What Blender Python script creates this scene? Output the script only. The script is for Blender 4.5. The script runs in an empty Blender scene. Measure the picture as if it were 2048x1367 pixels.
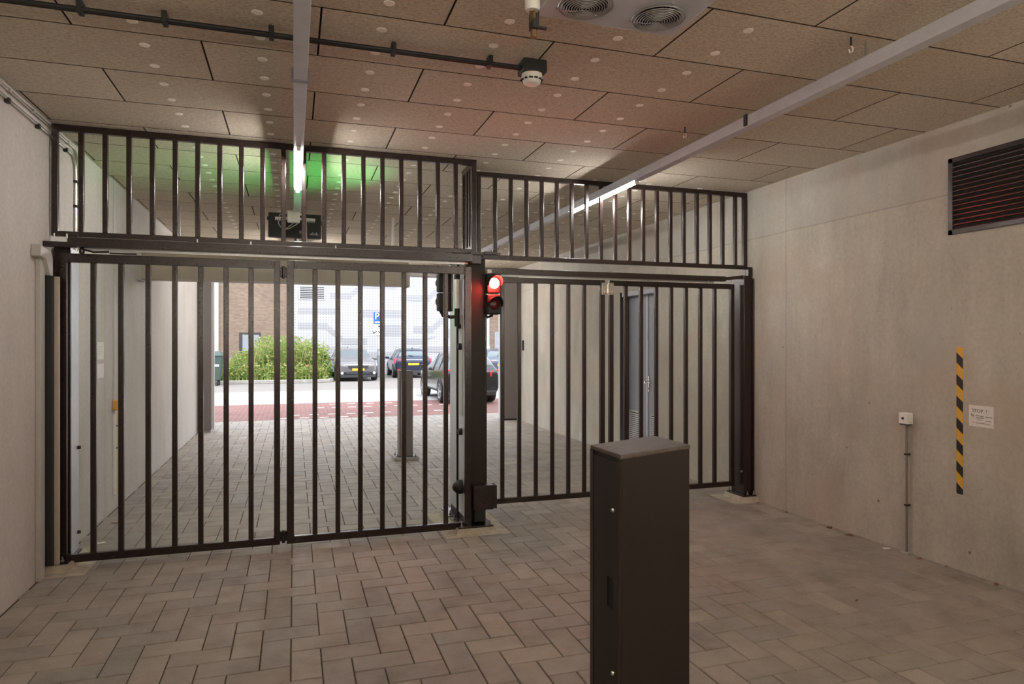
import bpy, bmesh, math, random
from mathutils import Vector, Matrix
random.seed(7)
PI = math.pi
scene = bpy.context.scene
COL = scene.collection

# ---------------------------------------------------------------- measures
XL, XR, ZC = -1.70, 4.61, 3.265          # left wall, right wall, ceiling
YB, YO = -5.0, 14.0                      # back wall, street opening
YLG, YRG = 5.72, 6.08                    # left and right gate planes
CAMZ = 1.65

# ---------------------------------------------------------------- materials
def newmat(name):
    m = bpy.data.materials.new(name); m.use_nodes = True
    nt = m.node_tree
    return m, nt, nt.nodes['Principled BSDF']
def N(nt, t, **kw):
    n = nt.nodes.new(t)
    for k, v in kw.items():
        if k in n.inputs: n.inputs[k].default_value = v
        else: setattr(n, k, v)
    return n
def setin(n, k, v): n.inputs[k].default_value = v
def mathn(nt, op, a, b=None, clamp=False):
    n = nt.nodes.new('ShaderNodeMath'); n.operation = op; n.use_clamp = clamp
    for i, v in enumerate((a, b)):
        if v is None: continue
        if isinstance(v, (int, float)): n.inputs[i].default_value = v
        else: nt.links.new(v, n.inputs[i])
    return n.outputs[0]
def mixc(nt, fac, a, b, mode='MIX'):
    n = nt.nodes.new('ShaderNodeMix'); n.data_type = 'RGBA'; n.blend_type = mode
    if isinstance(fac, (int, float)): n.inputs[0].default_value = fac
    else: nt.links.new(fac, n.inputs[0])
    for i, v in ((6, a), (7, b)):
        if isinstance(v, tuple): n.inputs[i].default_value = (*v, 1)
        else: nt.links.new(v, n.inputs[i])
    return n.outputs[2]
def ramp(nt, src, stops):
    n = nt.nodes.new('ShaderNodeValToRGB'); nt.links.new(src, n.inputs[0])
    el = n.color_ramp.elements
    while len(el) < len(stops): el.new(0.5)
    for e, (p, c) in zip(el, stops):
        e.position = p; e.color = (*c, 1) if isinstance(c, tuple) else (c, c, c, 1)
    return n.outputs[0]
def noise(nt, vec, scale, detail=4, rough=.6):
    n = N(nt, 'ShaderNodeTexNoise'); setin(n, 'Scale', scale); setin(n, 'Detail', detail); setin(n, 'Roughness', rough)
    nt.links.new(vec, n.inputs['Vector']); return n.outputs[0]
def coords(nt):
    g = nt.nodes.new('ShaderNodeNewGeometry'); return g.outputs['Position']
def mapping(nt, vec, scale):
    n = nt.nodes.new('ShaderNodeMapping'); n.inputs['Scale'].default_value = scale
    nt.links.new(vec, n.inputs['Vector']); return n.outputs[0]
def bump(nt, bs, h, strength=.3, dist=.01):
    n = nt.nodes.new('ShaderNodeBump'); n.inputs['Strength'].default_value = strength
    n.inputs['Distance'].default_value = dist
    nt.links.new(h, n.inputs['Height']); nt.links.new(n.outputs[0], bs.inputs['Normal'])

def plain(name, col, rough=.5, metal=0, var=.06, scale=30, spec=.5, coat=0):
    m, nt, b = newmat(name)
    p = coords(nt); f = noise(nt, p, scale, 3)
    c = ramp(nt, f, [(.3, tuple(max(0, x*(1-var)) for x in col)), (.7, tuple(x*(1+var) for x in col))])
    nt.links.new(c, b.inputs['Base Color'])
    setin(b, 'Roughness', rough); setin(b, 'Metallic', metal); setin(b, 'Specular IOR Level', spec)
    if coat: setin(b, 'Coat Weight', coat)
    return m
def emis(name, col, s, base=(.8, .8, .8)):
    m, nt, b = newmat(name); setin(b, 'Base Color', (*base, 1))
    setin(b, 'Emission Color', (*col, 1)); setin(b, 'Emission Strength', s)
    return m

M = {}
M['dark'] = plain('dark_brown_powder_coat', (.020, .0105, .009), .27, 0, .1, 60, .5)
M['darkmatte'] = plain('dark_brown_textured_steel', (.017, .012, .0095), .5, 0, .12, 200, .3)
M['toplit'] = plain('lit_top_dark_steel', (.075, .060, .048), .6, 0, .2, 25, .3)  # lighter tone paints the overhead light onto the pillar lid
M['black'] = plain('black_rubber', (.010, .009, .009), .6)
M['steel'] = plain('galvanised_steel', (.42, .42, .42), .35, .9, .1, 40)
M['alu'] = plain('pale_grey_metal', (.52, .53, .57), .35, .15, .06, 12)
M['chrome'] = plain('chrome_steel', (.65, .63, .58), .25, 1, .05)
M['white'] = plain('white_plastic', (.72, .70, .64), .4)
M['cream'] = plain('cream_plastic', (.88, .84, .76), .6)
M['pvc'] = plain('grey_conduit_plastic', (.40, .38, .35), .4)
M['paper'] = plain('white_paper', (.66, .62, .58), .8)
M['ink'] = plain('dark_ink', (.03, .03, .03), .7)
M['yellow'] = plain('yellow_tape', (.62, .34, .03), .45)
M['btape'] = plain('black_tape', (.015, .017, .013), .45)
M['lacq'] = plain('grey_painted_metal', (.42, .41, .38), .4, 0, .04)
M['shut'] = plain('beige_painted_metal', (.40, .34, .27), .45, 0, .05, 4)
M['col'] = plain('dark_grey_painted_steel', (.17, .148, .138), .5, 0, .04, 5)
M['doorg'] = plain('grey_blue_door_paint', (.24, .25, .28), .35, 0, .04, 5)
M['doorf'] = plain('dark_door_frame_paint', (.035, .030, .030), .45)
M['vent'] = plain('dark_louvre_metal', (.045, .034, .031), .25, .3)
M['hole'] = plain('dark_cavity', (.006, .006, .006), .9)
M['brass'] = plain('brass', (.25, .16, .07), .4, .7)
M['mortar'] = plain('pale_mortar', (.42, .37, .29), .9, 0, .2, 12)
M['leaf'] = plain('dry_leaf', (.16, .065, .035), .8, 0, .3, 50)
M['tube'] = emis('fluorescent_tube', (1, .97, .93), 250)
M['tubew'] = emis('warm_fluorescent_tube', (1, .91, .77), 300)
M['red'] = emis('red_lens_lit', (1, .03, .02), 60, (.3, 0, 0))
M['redoff'] = plain('dark_red_lens', (.08, .004, .004), .25)
M['green'] = emis('green_lens_lit', (.05, 1, .12), 20, (0, .3, 0))

def concrete(name, base, dark, light, seamy=(), seamx=(), axis='Y', pits=True):
    m, nt, b = newmat(name)
    p = coords(nt)
    big = noise(nt, p, .8, 5, .65)
    st = noise(nt, mapping(nt, p, (1.6, 1.6, .5)), 2.2, 6, .65)
    fine = noise(nt, p, 34, 5, .7)
    c = ramp(nt, big, [(.3, dark), (.5, base), (.72, light)])
    c = mixc(nt, .55, c, ramp(nt, st, [(.32, dark), (.55, base), (.75, light)]))
    c = mixc(nt, .25, c, ramp(nt, fine, [(.3, 0.35), (.7, .75)]), 'OVERLAY')
    if pits:
        v = nt.nodes.new('ShaderNodeTexVoronoi'); v.inputs['Scale'].default_value = 4.2
        nt.links.new(p, v.inputs['Vector'])
        d = ramp(nt, v.outputs['Distance'], [(.035, 1.), (.055, 0.)])
        gate = ramp(nt, noise(nt, p, 2.1, 2), [(.44, 0.), (.50, 1.)])
        f = mathn(nt, 'MULTIPLY', d, gate)
        c = mixc(nt, mathn(nt, 'MULTIPLY', f, .85), c, tuple(x*.25 for x in base))
        v2 = nt.nodes.new('ShaderNodeTexVoronoi'); v2.inputs['Scale'].default_value = 11.
        nt.links.new(p, v2.inputs['Vector'])
        f2 = mathn(nt, 'MULTIPLY', ramp(nt, v2.outputs['Distance'], [(.045, 1.), (.07, 0.)]), ramp(nt, noise(nt, p, 1.3, 3), [(.48, 0.), (.56, 1.)]))
        c = mixc(nt, mathn(nt, 'MULTIPLY', f2, .7), c, tuple(x*.3 for x in base))
    sx = nt.nodes.new('ShaderNodeSeparateXYZ'); nt.links.new(p, sx.inputs[0])
    if pits:   # different pours: cooler band above the horizontal seam, warm stains below
        hi = mathn(nt, 'GREATER_THAN', sx.outputs['Z'], 2.75)
        c = mixc(nt, mathn(nt, 'MULTIPLY', hi, .3), c, (.33, .325, .315))
        c = mixc(nt, ramp(nt, noise(nt, p, 1.1, 4, .6), [(.50, 0.), (.62, .45)]), c, (.40, .31, .245))
        c = mixc(nt, ramp(nt, noise(nt, mapping(nt, p, (1, 1, .6)), 1.7, 5, .6), [(.55, 0.), (.68, .5)]), c, (.36, .36, .32))
    wob = mathn(nt, 'MULTIPLY', mathn(nt, 'SUBTRACT', noise(nt, p, 3, 3), .5), .02)
    for ax, lst in (('Y', seamy), ('Z', seamx)):
        for s, w in lst:
            dd = mathn(nt, 'ABSOLUTE', mathn(nt, 'ADD', mathn(nt, 'SUBTRACT', sx.outputs[ax], s), wob))
            f = mathn(nt, 'LESS_THAN', dd, w)
            c = mixc(nt, mathn(nt, 'MULTIPLY', f, .45), c, tuple(x*.45 for x in base))
    nt.links.new(c, b.inputs['Base Color']); setin(b, 'Roughness', .8); setin(b, 'Specular IOR Level', .25)
    bump(nt, b, mixc(nt, .5, fine, st), .25, .006)
    return m
M['wallR'] = concrete('fair_faced_concrete_right', (.41, .375, .315), (.29, .268, .228), (.50, .465, .395),
                      seamy=((5.49, .006), (11.2, .006)), seamx=((2.75, .005),))
M['wallL'] = concrete('smooth_concrete_left', (.455, .42, .385), (.39, .36, .33), (.51, .475, .44),
                      seamy=((7.25, .008),), pits=False)
M['wallB'] = concrete('concrete_back', (.30, .26, .21), (.23, .2, .16), (.36, .31, .26))

def wood_wool():
    m, nt, b = newmat('wood_wool_cement_board')
    p = coords(nt)
    a = nt.nodes.new('ShaderNodeAttribute'); a.attribute_name = 'rnd'
    f1 = noise(nt, mapping(nt, p, (1, 2.0, 1)), 52, 6, .8)
    f2 = noise(nt, mapping(nt, p, (1.0, 3.5, 1)), 26, 4, .7)
    c = ramp(nt, f1, [(.36, (.26, .215, .16)), (.5, (.60, .53, .435)), (.66, (.82, .75, .64))])
    c = mixc(nt, .38, c, ramp(nt, f2, [(.36, (.46, .395, .31)), (.62, (.68, .61, .50))]))
    c = mixc(nt, a.outputs['Fac'], c, mixc(nt, .5, c, (.62, .55, .46), 'MULTIPLY'))
    nt.links.new(c, b.inputs['Base Color']); setin(b, 'Roughness', .95); setin(b, 'Specular IOR Level', .1)
    bump(nt, b, f1, .5, .006)
    return m
M['ceil'] = wood_wool()

def paver_mat():
    m, nt, b = newmat('grey_concrete_pavers')
    p = coords(nt)
    a = nt.nodes.new('ShaderNodeAttribute'); a.attribute_name = 'rnd'
    c = ramp(nt, a.outputs['Fac'], [(0, (.19, .165, .15)), (.15, (.235, .215, .205)), (.3, (.25, .215, .175)), (.45, (.235, .225, .215)), (.6, (.275, .235, .195)), (.75, (.29, .235, .20)), (.88, (.30, .262, .215)), (1, (.37, .32, .27))])
    c = mixc(nt, ramp(nt, noise(nt, p, .55, 4), [(.46, 0.), (.66, .5)]), c, (.31, .225, .185))
    c = mixc(nt, .5, c, ramp(nt, noise(nt, p, 3.2, 5, .7), [(.30, (.135, .115, .098)), (.52, (.275, .24, .205)), (.78, (.37, .325, .275))]))
    c = mixc(nt, .22, c, ramp(nt, noise(nt, p, 140, 4, .8), [(.3, .2), (.7, .85)]), 'OVERLAY')
    v = nt.nodes.new('ShaderNodeTexVoronoi'); v.inputs['Scale'].default_value = 5.5
    nt.links.new(p, v.inputs['Vector'])
    c = mixc(nt, ramp(nt, v.outputs['Distance'], [(.018, .7), (.03, 0.)]), c, (.5, .44, .36))
    nt.links.new(c, b.inputs['Base Color'])
    r = ramp(nt, noise(nt, p, 6, 4), [(.3, .50), (.7, .75)])
    nt.links.new(r, b.inputs['Roughness']); setin(b, 'Specular IOR Level', .4)
    bump(nt, b, noise(nt, p, 160, 4, .8), .3, .003)
    return m
M['paver'] = paver_mat()
M['joint'] = plain('dark_joint_sand', (.05, .037, .028), .95, 0, .3, 30)

def bricks(name, c1, c2, mo, sx, rough=.85):
    m, nt, b = newmat(name)
    p = coords(nt)
    t = nt.nodes.new('ShaderNodeTexBrick'); nt.links.new(mapping(nt, p, sx[0]), t.inputs['Vector'])
    if sx[1] == 'wall':
        s = nt.nodes.new('ShaderNodeSeparateXYZ'); nt.links.new(p, s.inputs[0])
        cb = nt.nodes.new('ShaderNodeCombineXYZ'); nt.links.new(s.outputs['X'], cb.inputs[0]); nt.links.new(s.outputs['Z'], cb.inputs[1])
        nt.links.new(mapping(nt, cb.outputs[0], sx[0]), t.inputs['Vector'])
    setin(t, 'Color1', (*c1, 1)); setin(t, 'Color2', (*c2, 1)); setin(t, 'Mortar', (*mo, 1))
    setin(t, 'Scale', 1); setin(t, 'Mortar Size', .012 if sx[1] == 'wall' else .009)
    setin(t, 'Brick Width', .21); setin(t, 'Row Height', .07 if sx[1] == 'wall' else .105)
    c = mixc(nt, .35, t.outputs[0], ramp(nt, noise(nt, p, 1.5, 5), [(.3, .35), (.7, .65)]), 'OVERLAY')
    nt.links.new(c, b.inputs['Base Color']); setin(b, 'Roughness', rough)
    return m
M['brickw'] = bricks('brown_facade_brick', (.165, .10, .068), (.235, .155, .108), (.20, .16, .125), ((1, 1, 1), 'wall'))
M['brickr'] = bricks('red_street_clinker', (.155, .055, .046), (.20, .08, .068), (.22, .155, .14), ((1, 1, 1), 'floor'))
def facade():
    m, nt, b = newmat('perforated_white_facade')
    p = coords(nt); s = nt.nodes.new('ShaderNodeSeparateXYZ'); nt.links.new(p, s.inputs[0])
    def grid(ax, per, w):
        fr = mathn(nt, 'FRACT', mathn(nt, 'DIVIDE', mathn(nt, 'ADD', s.outputs[ax], 100), per))
        return mathn(nt, 'GREATER_THAN', fr, w)
    dots = mathn(nt, 'MULTIPLY', grid('X', .14, .5), grid('Z', .14, .5))
    c = mixc(nt, mathn(nt, 'MULTIPLY', dots, .6), (.40, .388, .392), (.22, .21, .23))
    seam = mathn(nt, 'LESS_THAN', mathn(nt, 'FRACT', mathn(nt, 'DIVIDE', mathn(nt, 'ADD', s.outputs['X'], 100.6), 1.35)), .035)
    c = mixc(nt, mathn(nt, 'MULTIPLY', seam, .5), c, (.4, .38, .4))
    nt.links.new(c, b.inputs['Base Color']); setin(b, 'Roughness', .75)
    return m, nt, b
M['fac'] = facade()[0]
def facade2():
    m, nt, b = newmat('denser_perforated_facade')
    p = coords(nt); s = nt.nodes.new('ShaderNodeSeparateXYZ'); nt.links.new(p, s.inputs[0])
    def grid(ax, per, w):
        fr = mathn(nt, 'FRACT', mathn(nt, 'DIVIDE', mathn(nt, 'ADD', s.outputs[ax], 100), per))
        return mathn(nt, 'GREATER_THAN', fr, w)
    dots = mathn(nt, 'MULTIPLY', grid('X', .14, .35), grid('Z', .14, .35))
    c = mixc(nt, mathn(nt, 'MULTIPLY', dots, .6), (.32, .31, .315), (.18, .175, .19))
    nt.links.new(c, b.inputs['Base Color']); setin(b, 'Roughness', .6)
    return m
M['fac2'] = facade2()
M['slab'] = plain('pale_concrete_slab', (.36, .34, .325), .85, 0, .08, 3)
M['asph'] = plain('light_worn_asphalt', (.205, .18, .165), .9, 0, .1, 6)
M['kerb'] = plain('grey_kerb_stone', (.30, .28, .25), .9, 0, .15, 6)
M['soil'] = plain('weedy_soil', (.13, .16, .05), .95, 0, .4, 4)
M['mark'] = plain('white_road_paint', (.55, .52, .49), .7)
M['tyre'] = plain('tyre_rubber', (.02, .02, .021), .8)
M['rim'] = plain('alloy_rim', (.45, .45, .46), .3, .8)
M['glass'] = plain('tinted_car_glass', (.10, .12, .13), .04, 0, .02, 3, .9)
M['tail'] = plain('red_tail_light', (.75, .02, .03), .2, 0, .1, 30, .6)
M['head'] = plain('clear_head_light', (.75, .75, .76), .15, .3)
M['plate'] = plain('yellow_number_plate', (.80, .42, .03), .5)
M['trimp'] = plain('black_bumper_plastic', (.025, .025, .027), .6)
M['blue'] = plain('blue_sign_face', (.012, .085, .30), .4)
M['signw'] = plain('white_sign_face', (.82, .82, .82), .4)
M['bin'] = plain('green_grey_container', (.05, .075, .07), .5)
def grassmat():
    m, nt, b = newmat('tall_grass_blades')
    a = nt.nodes.new('ShaderNodeAttribute'); a.attribute_name = 'rnd'
    c = ramp(nt, a.outputs['Fac'], [(0, (.065, .135, .015)), (.35, (.15, .23, .035)), (.65, (.27, .32, .07)), (.85, (.36, .32, .14)), (1, (.25, .13, .065))])
    nt.links.new(c, b.inputs['Base Color']); setin(b, 'Roughness', .6)
    return m
M['grass'] = grassmat()

# ---------------------------------------------------------------- mesh tools
class MB:
    def __init__(s): s.v, s.f, s.m, s.a = [], [], [], []
    def add(s, vs, fs, mi=0, r=0.):
        o = len(s.v); s.v += [tuple(v) for v in vs]
        for f in fs: s.f.append(tuple(i+o for i in f)); s.m.append(mi); s.a.append(r)
        return s
    def box(s, x0, x1, y0, y1, z0, z1, mi=0, r=0.):
        if x0 > x1: x0, x1 = x1, x0
        if y0 > y1: y0, y1 = y1, y0
        if z0 > z1: z0, z1 = z1, z0
        return s.add([(x0,y0,z0),(x1,y0,z0),(x1,y1,z0),(x0,y1,z0),(x0,y0,z1),(x1,y0,z1),(x1,y1,z1),(x0,y1,z1)],
            [(0,3,2,1),(4,5,6,7),(0,1,5,4),(1,2,6,5),(2,3,7,6),(3,0,4,7)], mi, r)
    def hexa(s, p, mi=0):   # 8 points, bottom ring then top ring
        return s.add(p, [(0,3,2,1),(4,5,6,7),(0,1,5,4),(1,2,6,5),(2,3,7,6),(3,0,4,7)], mi)
    def prism(s, poly, ax, a, b, mi=0):   # poly of 2D points extruded along axis
        def mk(u, w, t):
            return {'x': (t,u,w), 'y': (u,t,w), 'z': (u,w,t)}[ax]
        n = len(poly)
        vs = [mk(u,w,a) for u,w in poly]+[mk(u,w,b) for u,w in poly]
        fs = [tuple(range(n)), tuple(range(2*n-1, n-1, -1))]+[(i, i+n, (i+1)%n+n, (i+1)%n) for i in range(n)]
        return s.add(vs, fs, mi)
    def tube(s, pts, r, n=12, mi=0, cap=True):
        pts = [Vector(p) for p in pts]; rr = r if isinstance(r, (list, tuple)) else [r]*len(pts)
        rings = []
        up = None
        for i, p in enumerate(pts):
            t = (pts[min(i+1, len(pts)-1)]-pts[max(i-1, 0)]).normalized()
            if up is None:
                up = Vector((0,0,1)) if abs(t.z) < .9 else Vector((1,0,0))
            a = t.cross(up).normalized(); b = a.cross(t).normalized(); up = b
            rings.append([p+(a*math.cos(2*PI*k/n)+b*math.sin(2*PI*k/n))*rr[i] for k in range(n)])
        vs = [v for R in rings for v in R]; fs = []
        for i in range(len(rings)-1):
            for k in range(n):
                fs.append((i*n+k, i*n+(k+1)%n, (i+1)*n+(k+1)%n, (i+1)*n+k))
        if cap: fs.append(tuple(range(n-1, -1, -1))); fs.append(tuple(range((len(rings)-1)*n, len(rings)*n)))
        return s.add(vs, fs, mi)
    def lathe(s, c, prof, ax='z', n=24, mi=0):   # prof: (radius, offset along axis)
        vs = []
        for r, h in prof:
            for k in range(n):
                a = 2*PI*k/n; u, w = r*math.cos(a), r*math.sin(a)
                d = {'z': (u,w,h), 'y': (u,h,w), 'x': (h,u,w)}[ax]
                vs.append((c[0]+d[0], c[1]+d[1], c[2]+d[2]))
        fs = [(i*n+k, i*n+(k+1)%n, (i+1)*n+(k+1)%n, (i+1)*n+k) for i in range(len(prof)-1) for k in range(n)]
        fs += [tuple(range(n-1, -1, -1)), tuple(range((len(prof)-1)*n, len(prof)*n))]
        return s.add(vs, fs, mi)
    def torus(s, c, R, r, ax='z', n=32, k=6, mi=0):
        pts = []
        for i in range(n):
            a = 2*PI*i/n
            for j in range(k):
                b = 2*PI*j/k; q = R+r*math.cos(b); h = r*math.sin(b)
                d = {'z': (q*math.cos(a), q*math.sin(a), h), 'y': (q*math.cos(a), h, q*math.sin(a)), 'x': (h, q*math.cos(a), q*math.sin(a))}[ax]
                pts.append((c[0]+d[0], c[1]+d[1], c[2]+d[2]))
        fs = [(i*k+j, ((i+1)%n)*k+j, ((i+1)%n)*k+(j+1)%k, i*k+(j+1)%k) for i in range(n) for j in range(k)]
        return s.add(pts, fs, mi)
    def build(s, name, mats, parent=None, bevel=0, smooth=False, local=False, attr=False, fixn=True, org=None):
        if not isinstance(mats, (list, tuple)): mats = [mats]
        xs = [v[0] for v in s.v]; ys = [v[1] for v in s.v]; zs = [v[2] for v in s.v]
        o = Vector(org) if org else Vector(((min(xs)+max(xs))/2, (min(ys)+max(ys))/2, min(zs)))
        me = bpy.data.meshes.new(name)
        me.from_pydata([(v[0]-o.x, v[1]-o.y, v[2]-o.z) for v in s.v], [], s.f)
        for m in mats: me.materials.append(m)
        me.polygons.foreach_set('material_index', s.m)
        if attr:
            at = me.attributes.new('rnd', 'FLOAT', 'FACE'); at.data.foreach_set('value', s.a)
        if fixn:
            bm = bmesh.new(); bm.from_mesh(me); bmesh.ops.recalc_face_normals(bm, faces=bm.faces); bm.to_mesh(me); bm.free()
        if smooth:
            me.polygons.foreach_set('use_smooth', [True]*len(me.polygons))
            try: me.set_sharp_from_angle(angle=math.radians(38))
            except Exception: pass
        me.update()
        ob = bpy.data.objects.new(name, me); COL.objects.link(ob)
        if bevel:
            b = ob.modifiers.new('bevel', 'BEVEL'); b.width = bevel; b.segments = 2; b.limit_method = 'ANGLE'; b.angle_limit = math.radians(40)
            b.harden_normals = False
        W = Vector(wl(parent)) if (parent and not local) else Vector((0,0,0))
        if parent: ob.parent = parent
        ob.location = o-W
        if not local: WL[ob.name] = tuple(o)
        return ob
WL = {}
def wl(o): return WL.get(o.name, (0,0,0))
def tag(o, label, cat, group=None, kind=None):
    o['label'] = label; o['category'] = cat
    if group: o['group'] = group
    if kind: o['kind'] = kind
    return o
def thing(name, label, cat, loc=(0,0,0), rz=0, group=None):
    o = bpy.data.objects.new(name, None); COL.objects.link(o); o.location = loc; o.rotation_euler = (0,0,rz)
    o.empty_display_size = .1
    WL[o.name] = tuple(loc)
    return tag(o, label, cat, group)
def struct(o, label=None):
    o['kind'] = 'structure'
    if label: o['label'] = label
    return o
def plab(o, label): o['label'] = label; return o
def textmesh(txt, size, depth=.001):
    cu = bpy.data.curves.new('t', 'FONT'); cu.body = txt; cu.size = size; cu.extrude = depth; cu.align_x = 'CENTER'; cu.align_y = 'CENTER'
    o = bpy.data.objects.new('t', cu); COL.objects.link(o)
    dg = bpy.context.evaluated_depsgraph_get(); me = bpy.data.meshes.new_from_object(o.evaluated_get(dg))
    bpy.data.objects.remove(o); bpy.data.curves.remove(cu)
    vs = [tuple(v.co) for v in me.vertices]; fs = [tuple(p.vertices) for p in me.polygons]
    bpy.data.meshes.remove(me); return vs, fs
def add_text(mb, txt, size, fn, mi=0):
    vs, fs = textmesh(txt, size); mb.add([fn(*v) for v in vs], fs, mi)

# ---------------------------------------------------------------- the setting
UX, UY, PX0, PY0 = .152, .1665, .44, 3.965
def pavers(x0, x1, y0, y1, name):
    mb = MB(); g = .0030; ch = .0035; zb = -.035
    i0, i1 = int((x0-PX0)/UX)-3, int((x1-PX0)/UX)+3
    j0, j1 = int((y0-PY0)/UY)-3, int((y1-PY0)/UY)+3
    for i in range(i0, i1):
        for j in range(j0, j1):
            k = (i+j) % 4
            if k == 0: a, b, c, d = PX0+i*UX, PX0+(i+2)*UX, PY0+j*UY, PY0+(j+1)*UY
            elif k == 2: a, b, c, d = PX0+i*UX, PX0+(i+1)*UX, PY0+j*UY, PY0+(j+2)*UY
            else: continue
            a, b, c, d = max(a+g, x0), min(b-g, x1), max(c+g, y0), min(d-g, y1)
            if b-a < .02 or d-c < .02: continue
            r = random.random(); dz = [random.uniform(-.0012, .0008) for _ in range(4)]
            e = ch
            vs = [(a,c,zb),(b,c,zb),(b,d,zb),(a,d,zb),(a,c,-e),(b,c,-e),(b,d,-e),(a,d,-e),
                  (a+e,c+e,dz[0]),(b-e,c+e,dz[1]),(b-e,d-e,dz[2]),(a+e,d-e,dz[3])]
            fs = [(0,1,5,4),(1,2,6,5),(2,3,7,6),(3,0,4,7),(4,5,9,8),(5,6,10,9),(6,7,11,10),(7,4,8,11),(8,9,10,11)]
            mb.add(vs, fs, 0, r)
    mb.box(x0, x1, y0, y1, -.30, -.006, 1)
    return mb.build(name, [M['paver'], M['joint']], attr=True, fixn=False)
struct(pavers(XL, XR, YB, YO, 'floor'), 'grey-brown concrete pavers laid in herringbone inside the passage')
struct(pavers(-9, 14, YO, 15.35, 'trim_1'), 'grey paver pavement outside the opening')

# ceiling of wood wool boards
mb = MB(); TX, TY = 1.2, .571
y = 4.512-TY*20; row = 0
while y < YO+1:
    off = .727 if row % 2 else .127
    for k in range(-4, 6):
        a, b = off+k*TX, off+(k+1)*TX
        a, b = max(a, XL), min(b, XR); c, d = max(y, YB), min(y+TY, YO)
        if b-a > .01 and d-c > .01:
            g = .0032; e = .002; r = random.random()*.55
            a += g; b -= g; c += g; d -= g
            z1 = ZC+.025
            vs = [(a,c,z1),(b,c,z1),(b,d,z1),(a,d,z1),(a,c,ZC+e),(b,c,ZC+e),(b,d,ZC+e),(a,d,ZC+e),(a+e,c+e,ZC),(b-e,c+e,ZC),(b-e,d-e,ZC),(a+e,d-e,ZC)]
            mb.add(vs, [(0,4,5,1),(1,5,6,2),(2,6,7,3),(3,7,4,0),(4,8,9,5),(5,9,10,6),(6,10,11,7),(7,11,8,4)], 1, r)
            mb.add(vs, [(8,11,10,9)], 0, r)
    y += TY; row += 1
mb.box(XL, XR, YB, YO, ZC+.024, ZC+.4, 1)
M['joint2'] = plain('dark_board_joint', (.05, .035, .022), .95)
ceiling = mb.build('ceiling', [M['ceil'], M['joint2']], attr=True, fixn=False)
struct(ceiling, 'brown wood wool boards with cream screw caps')
# screw caps: nearest ones are parts, the rest one part
caps = []
S_, C_ = math.sin(.3126), math.cos(.3126)
for k in range(-3, 7):
    for j in range(-2, 37):
        x, yy = .43+.601*k, 3.515+.2875*j
        if -.8 < x < (2.3 if yy < 6 else XR-.1) and yy < YO-.2:
            d = x*S_+yy*C_; u = (x*C_-yy*S_)/d if d > 0 else 9
            px = 1024+1349*u; py = 686-1349*(ZC-CAMZ)/d if d > 0 else -999
            if 0 < px < 2060 and py > -30: caps.append((d, x, yy))
caps.sort()
def cap(mb, x, yy, n=14): mb.lathe((x, yy, ZC-.004), [(.024, 0), (.027, .002), (.027, .006)], 'z', n)
for d, x, yy in caps[:100]:
    mb = MB(); cap(mb, x, yy); o = mb.build('screw_cap', M['cream'], ceiling)
if caps[100:]:
    mb = MB()
    for d, x, yy in caps[100:]: cap(mb, x, yy, 8)
    o = mb.build('screw_cap', M['cream'], ceiling); o['kind'] = 'stuff'

mb = MB().box(XL-.3, XL, YB-.2, YO, -.02, ZC+.4)
struct(mb.build('wall_left', M['wallL']), 'smooth grey concrete wall on the left')
D0, D1, DZ = 7.96, 9.045, 2.40            # door recess in the right wall
mb = MB()
mb.box(XR, XR+.4, YB-.2, D0, -.02, ZC+.4); mb.box(XR, XR+.4, D1, YO, -.02, ZC+.4); mb.box(XR, XR+.4, D0, D1, DZ, ZC+.4)
struct(mb.build('wall_right', M['wallR']), 'fair-faced concrete wall on the right')
struct(MB().box(XL, XR, YB-.2, YB, -.02, ZC+.4).build('wall_back', M['wallB']))
# lintel and jamb columns at the street opening
mb = MB(); mb.box(XL-.3, XR+.4, YO, YO+.35, 3.06, 4.2)
mb.box(XL, XR, YO-.16, YO, 3.03, 3.10, 1)
struct(mb.build('trim_2', [M['lacq'], M['col']]), 'lintel over the street opening')
mb = MB(); mb.box(-9, XL-.02, YO, YO+.35, -.02, 4.2); mb.box(XR+.02, 14, YO, YO+.35, -.02, 4.2)
struct(mb.build('wall_front', M['wallB']), 'outer facade beside the opening')
mb = MB()
mb.box(XL, -1.455, 13.6, 13.86, .05, 3.06); mb.box(-1.46, -1.44, 13.86, 14.0, .02, 3.06, 1); mb.box(-1.60, -1.585, 13.585, 13.6, .05, 3.06)
o = mb.build('jamb_column', [M['col'], M['lacq']], bevel=.004); tag(o, 'dark grey steel jamb column at the left end of the street opening', 'column')
MBs = MB().box(XL, -1.47, 13.62, 13.86, 0, .05)
MBs.build('foot_strip', M['slab'], o)
mb = MB(); mb.box(4.235, XR, 13.80, 14.0, .03, 3.25); mb.box(4.215, 4.235, 13.83, 14.0, .03, 3.06, 1)  # pale strip paints the daylight on the column's side
o = mb.build('jamb_column', [M['col'], M['alu']], bevel=.004); tag(o, 'broad dark grey steel jamb column at the right end of the street opening', 'column')
MB().box(4.24, XR, 13.82, 13.98, 0, .03).build('foot_strip', M['hole'], o)

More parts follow.
